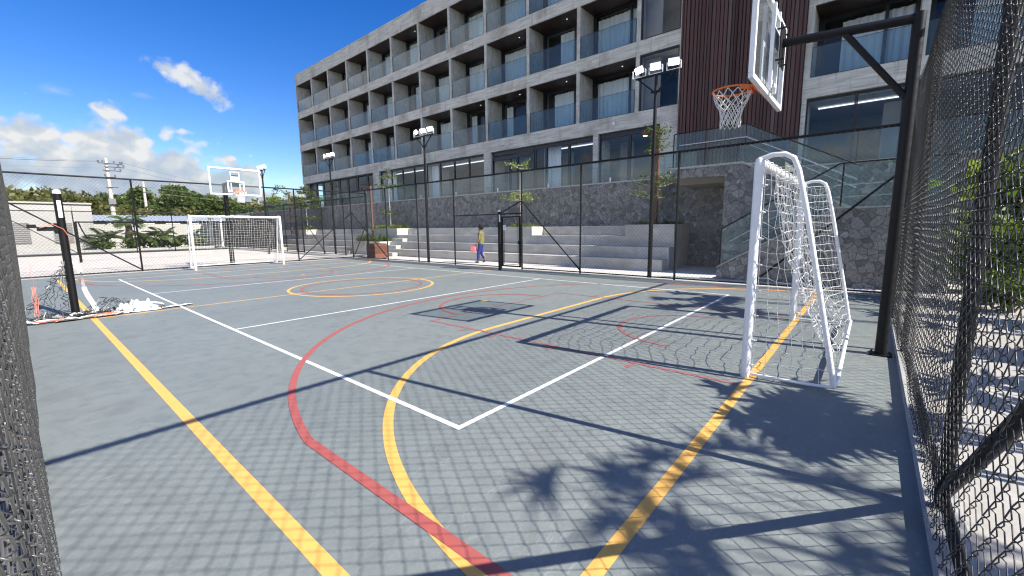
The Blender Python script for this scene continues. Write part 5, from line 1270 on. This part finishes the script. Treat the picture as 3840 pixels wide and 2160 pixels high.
wd = crown('wood', cl, 62, .62, M['leaf_olive'], None, 102); wd['kind'] = 'stuff'; wd['label'] = 'dense olive green wood covering the hill beyond the utility building'
# single trees that stand out of it
tree('broad_tree', 'broad dome shaped dark green tree behind the second utility pole', 12.8, 76, .3, 8.3, 10.5, 111, 'leaf_dark', .40, per=560, low=.05, clumpn=46)
tree('bushy_tree', 'bushy green tree rising behind the far backboard, right of the broad dome', 18.6, 75, .5, 6.9, 6.6, 112, 'leaf', .40, low=.05, per=480, clumpn=30)
tree('bushy_tree', 'round dark tree between the two utility poles', 8.0, 74, .2, 6.6, 6.5, 113, 'leaf_dark', .40, low=.05, per=480, clumpn=30)
tree('bushy_tree', 'low yellow green tree left of the tall utility pole', 3.6, 72, .2, 5.8, 6.5, 114, 'leaf_olive', .40, low=.05, per=480, clumpn=30)
tree('bushy_tree', 'sparse tree in the gap right of the far backboard', 22.4, 78, .5, 5.7, 6.0, 115, 'leaf', .36, low=.05, per=330, clumpn=22)
tree('bushy_tree', 'sunlit yellow green tree in front of the building corner', 26.0, 69, .2, 7.2, 6.5, 116, 'leaf_bright', .36, low=.05, per=420, clumpn=32)
tree('bushy_tree', 'dark olive tree directly left of the building corner', 29.3, 71, .2, 7.6, 5.5, 117, 'leaf_olive', .36, low=.05, per=420, clumpn=28)
tree('bushy_tree', 'low dark tree below the most distant floodlight mast', 20.8, 60, -.05, 4.6, 5.6, 118, 'leaf_dark', .34, low=.03, per=420, clumpn=28)
tree('bushy_tree', 'dark green tree behind the left end of the stone wall', 25.2, 62, -.05, 5.6, 5.0, 119, 'leaf', .32, low=.03, per=420, clumpn=26)
tree('flat_topped_tree', 'slender tree with a flat layered top left of the building corner', 26.3, 70.5, .2, 8.9, 2.6, 120, 'leaf_dark', .28, flat=.28, low=.90, per=300, clumpn=9, trunk=.10)
tree('slender_tree', 'thin tree standing above the wood, second from the left', -4.6, 112, 5.4, 5.2, 2.6, 121, 'leaf_grey', .40, low=.5, per=200, clumpn=8, trunk=.12)
tree('slender_tree', 'spindly tree above the wood, left of the tall utility pole', 4.2, 106, 4.3, 5.9, 3.0, 122, 'leaf_grey', .40, low=.55, per=220, clumpn=9, trunk=.12)
tree('slender_tree', 'wispy tree above the wood, close behind the tall utility pole', 9.5, 104, 3.2, 6.6, 4.6, 123, 'leaf_grey', .40, low=.5, per=170, clumpn=12, trunk=.14)
palm('tuft of pale fan palm leaves beyond the far goal, right of the pole', 15.6, 46.5, 2.2, 15, 1.5, 124, 'leaf_bright', trunk=.14, ll=.5, thick=14, lw=.10)
# utility poles and wires
p = thing('utility_pole', 'tall concrete utility pole with crossarms and insulators', 'utility pole', (5.4, 62, 0), 'utility poles')
m = MB(); m.tube([(5.4, 62, -.3), (5.4, 62, 9.55)], [.26, .13], 14); m.build('shaft', M['pole_concrete'], p, True)
for z, a, b in ((8.95, 4.7, 6.7), (8.6, 5.2, 6.8), (8.2, 5.0, 6.5), (7.5, 5.1, 6.0), (6.4, 5.1, 6.1)):
    m = MB(); m.box(a, b, 61.74, 61.80, z-.03, z+.03); m.build('crossarm', M['black'], p)
for x, z in ((4.75, 9.0), (5.1, 9.0), (6.0, 9.0), (6.5, 9.0), (6.65, 9.0), (6.75, 8.65), (6.3, 8.65), (6.0, 8.25), (6.45, 8.25), (5.15, 7.55), (5.95, 7.55)):
    m = MB(); m.lathe([(.05, 0), (.10, .05), (.05, .1), (.10, .16), (.04, .22)], (x, 61.77, z+.045), 8); m.build('insulator', M['louvre'], p)
m = MB(); m.box(5.1, 5.7, 61.5, 61.69, 4.6, 5.2); m.build('junction_box', M['louvre'], p)
p = thing('utility_pole', 'thin pale utility pole in front of the broad dome shaped tree', 'utility pole', (10.8, 73, 0), 'utility poles')
m = MB(); m.tube([(9.55, 70, -.3), (9.55, 70, 7.95)], [.20, .13], 12); m.build('shaft', M['pole_concrete'], p, True)
m = MB(); m.box(9.3, 10.6, 69.8, 69.88, 7.2, 7.3); m.box(9.4, 10.2, 69.8, 69.88, 6.6, 6.7); m.build('crossarm', M['louvre'], p)
def wire(label, a, b, sag):
    m = MB(); A, B = Vector(a), Vector(b); m.tube([tuple(A*(1-t/14)+B*t/14-Vector((0, 0, sag*4*(t/14)*(1-t/14)))) for t in range(15)], .022, 4); tag(m.build('power_line', M['louvre']), label, 'wire', 'overhead wires')
wire('topmost overhead wire running left from the tall utility pole', (4.75, 61.8, 9.15), (-30, 66, 10.9), .9)
wire('upper middle overhead wire running left from the tall pole', (5.1, 61.8, 9.10), (-30, 67, 10.3), .9)
wire('lowest overhead wire running left from the tall utility pole', (5.1, 61.8, 8.45), (-30, 66, 9.7), .9)
wire('upper overhead wire sloping right from the tall utility pole', (6.85, 61.8, 9.1), (38, 80, 6.9), .7)
wire('lower overhead wire sloping right from the tall utility pole', (6.9, 61.8, 8.5), (38, 79, 6.3), .7)
wire('pale overhead wire from the thin pole past the far backboard', (10.2, 69.8, 7.25), (44, 66, 5.6), .6)
wire('second pale overhead wire from the thin pole past the backboard', (9.8, 69.8, 6.65), (44, 66, 5.0), .6)
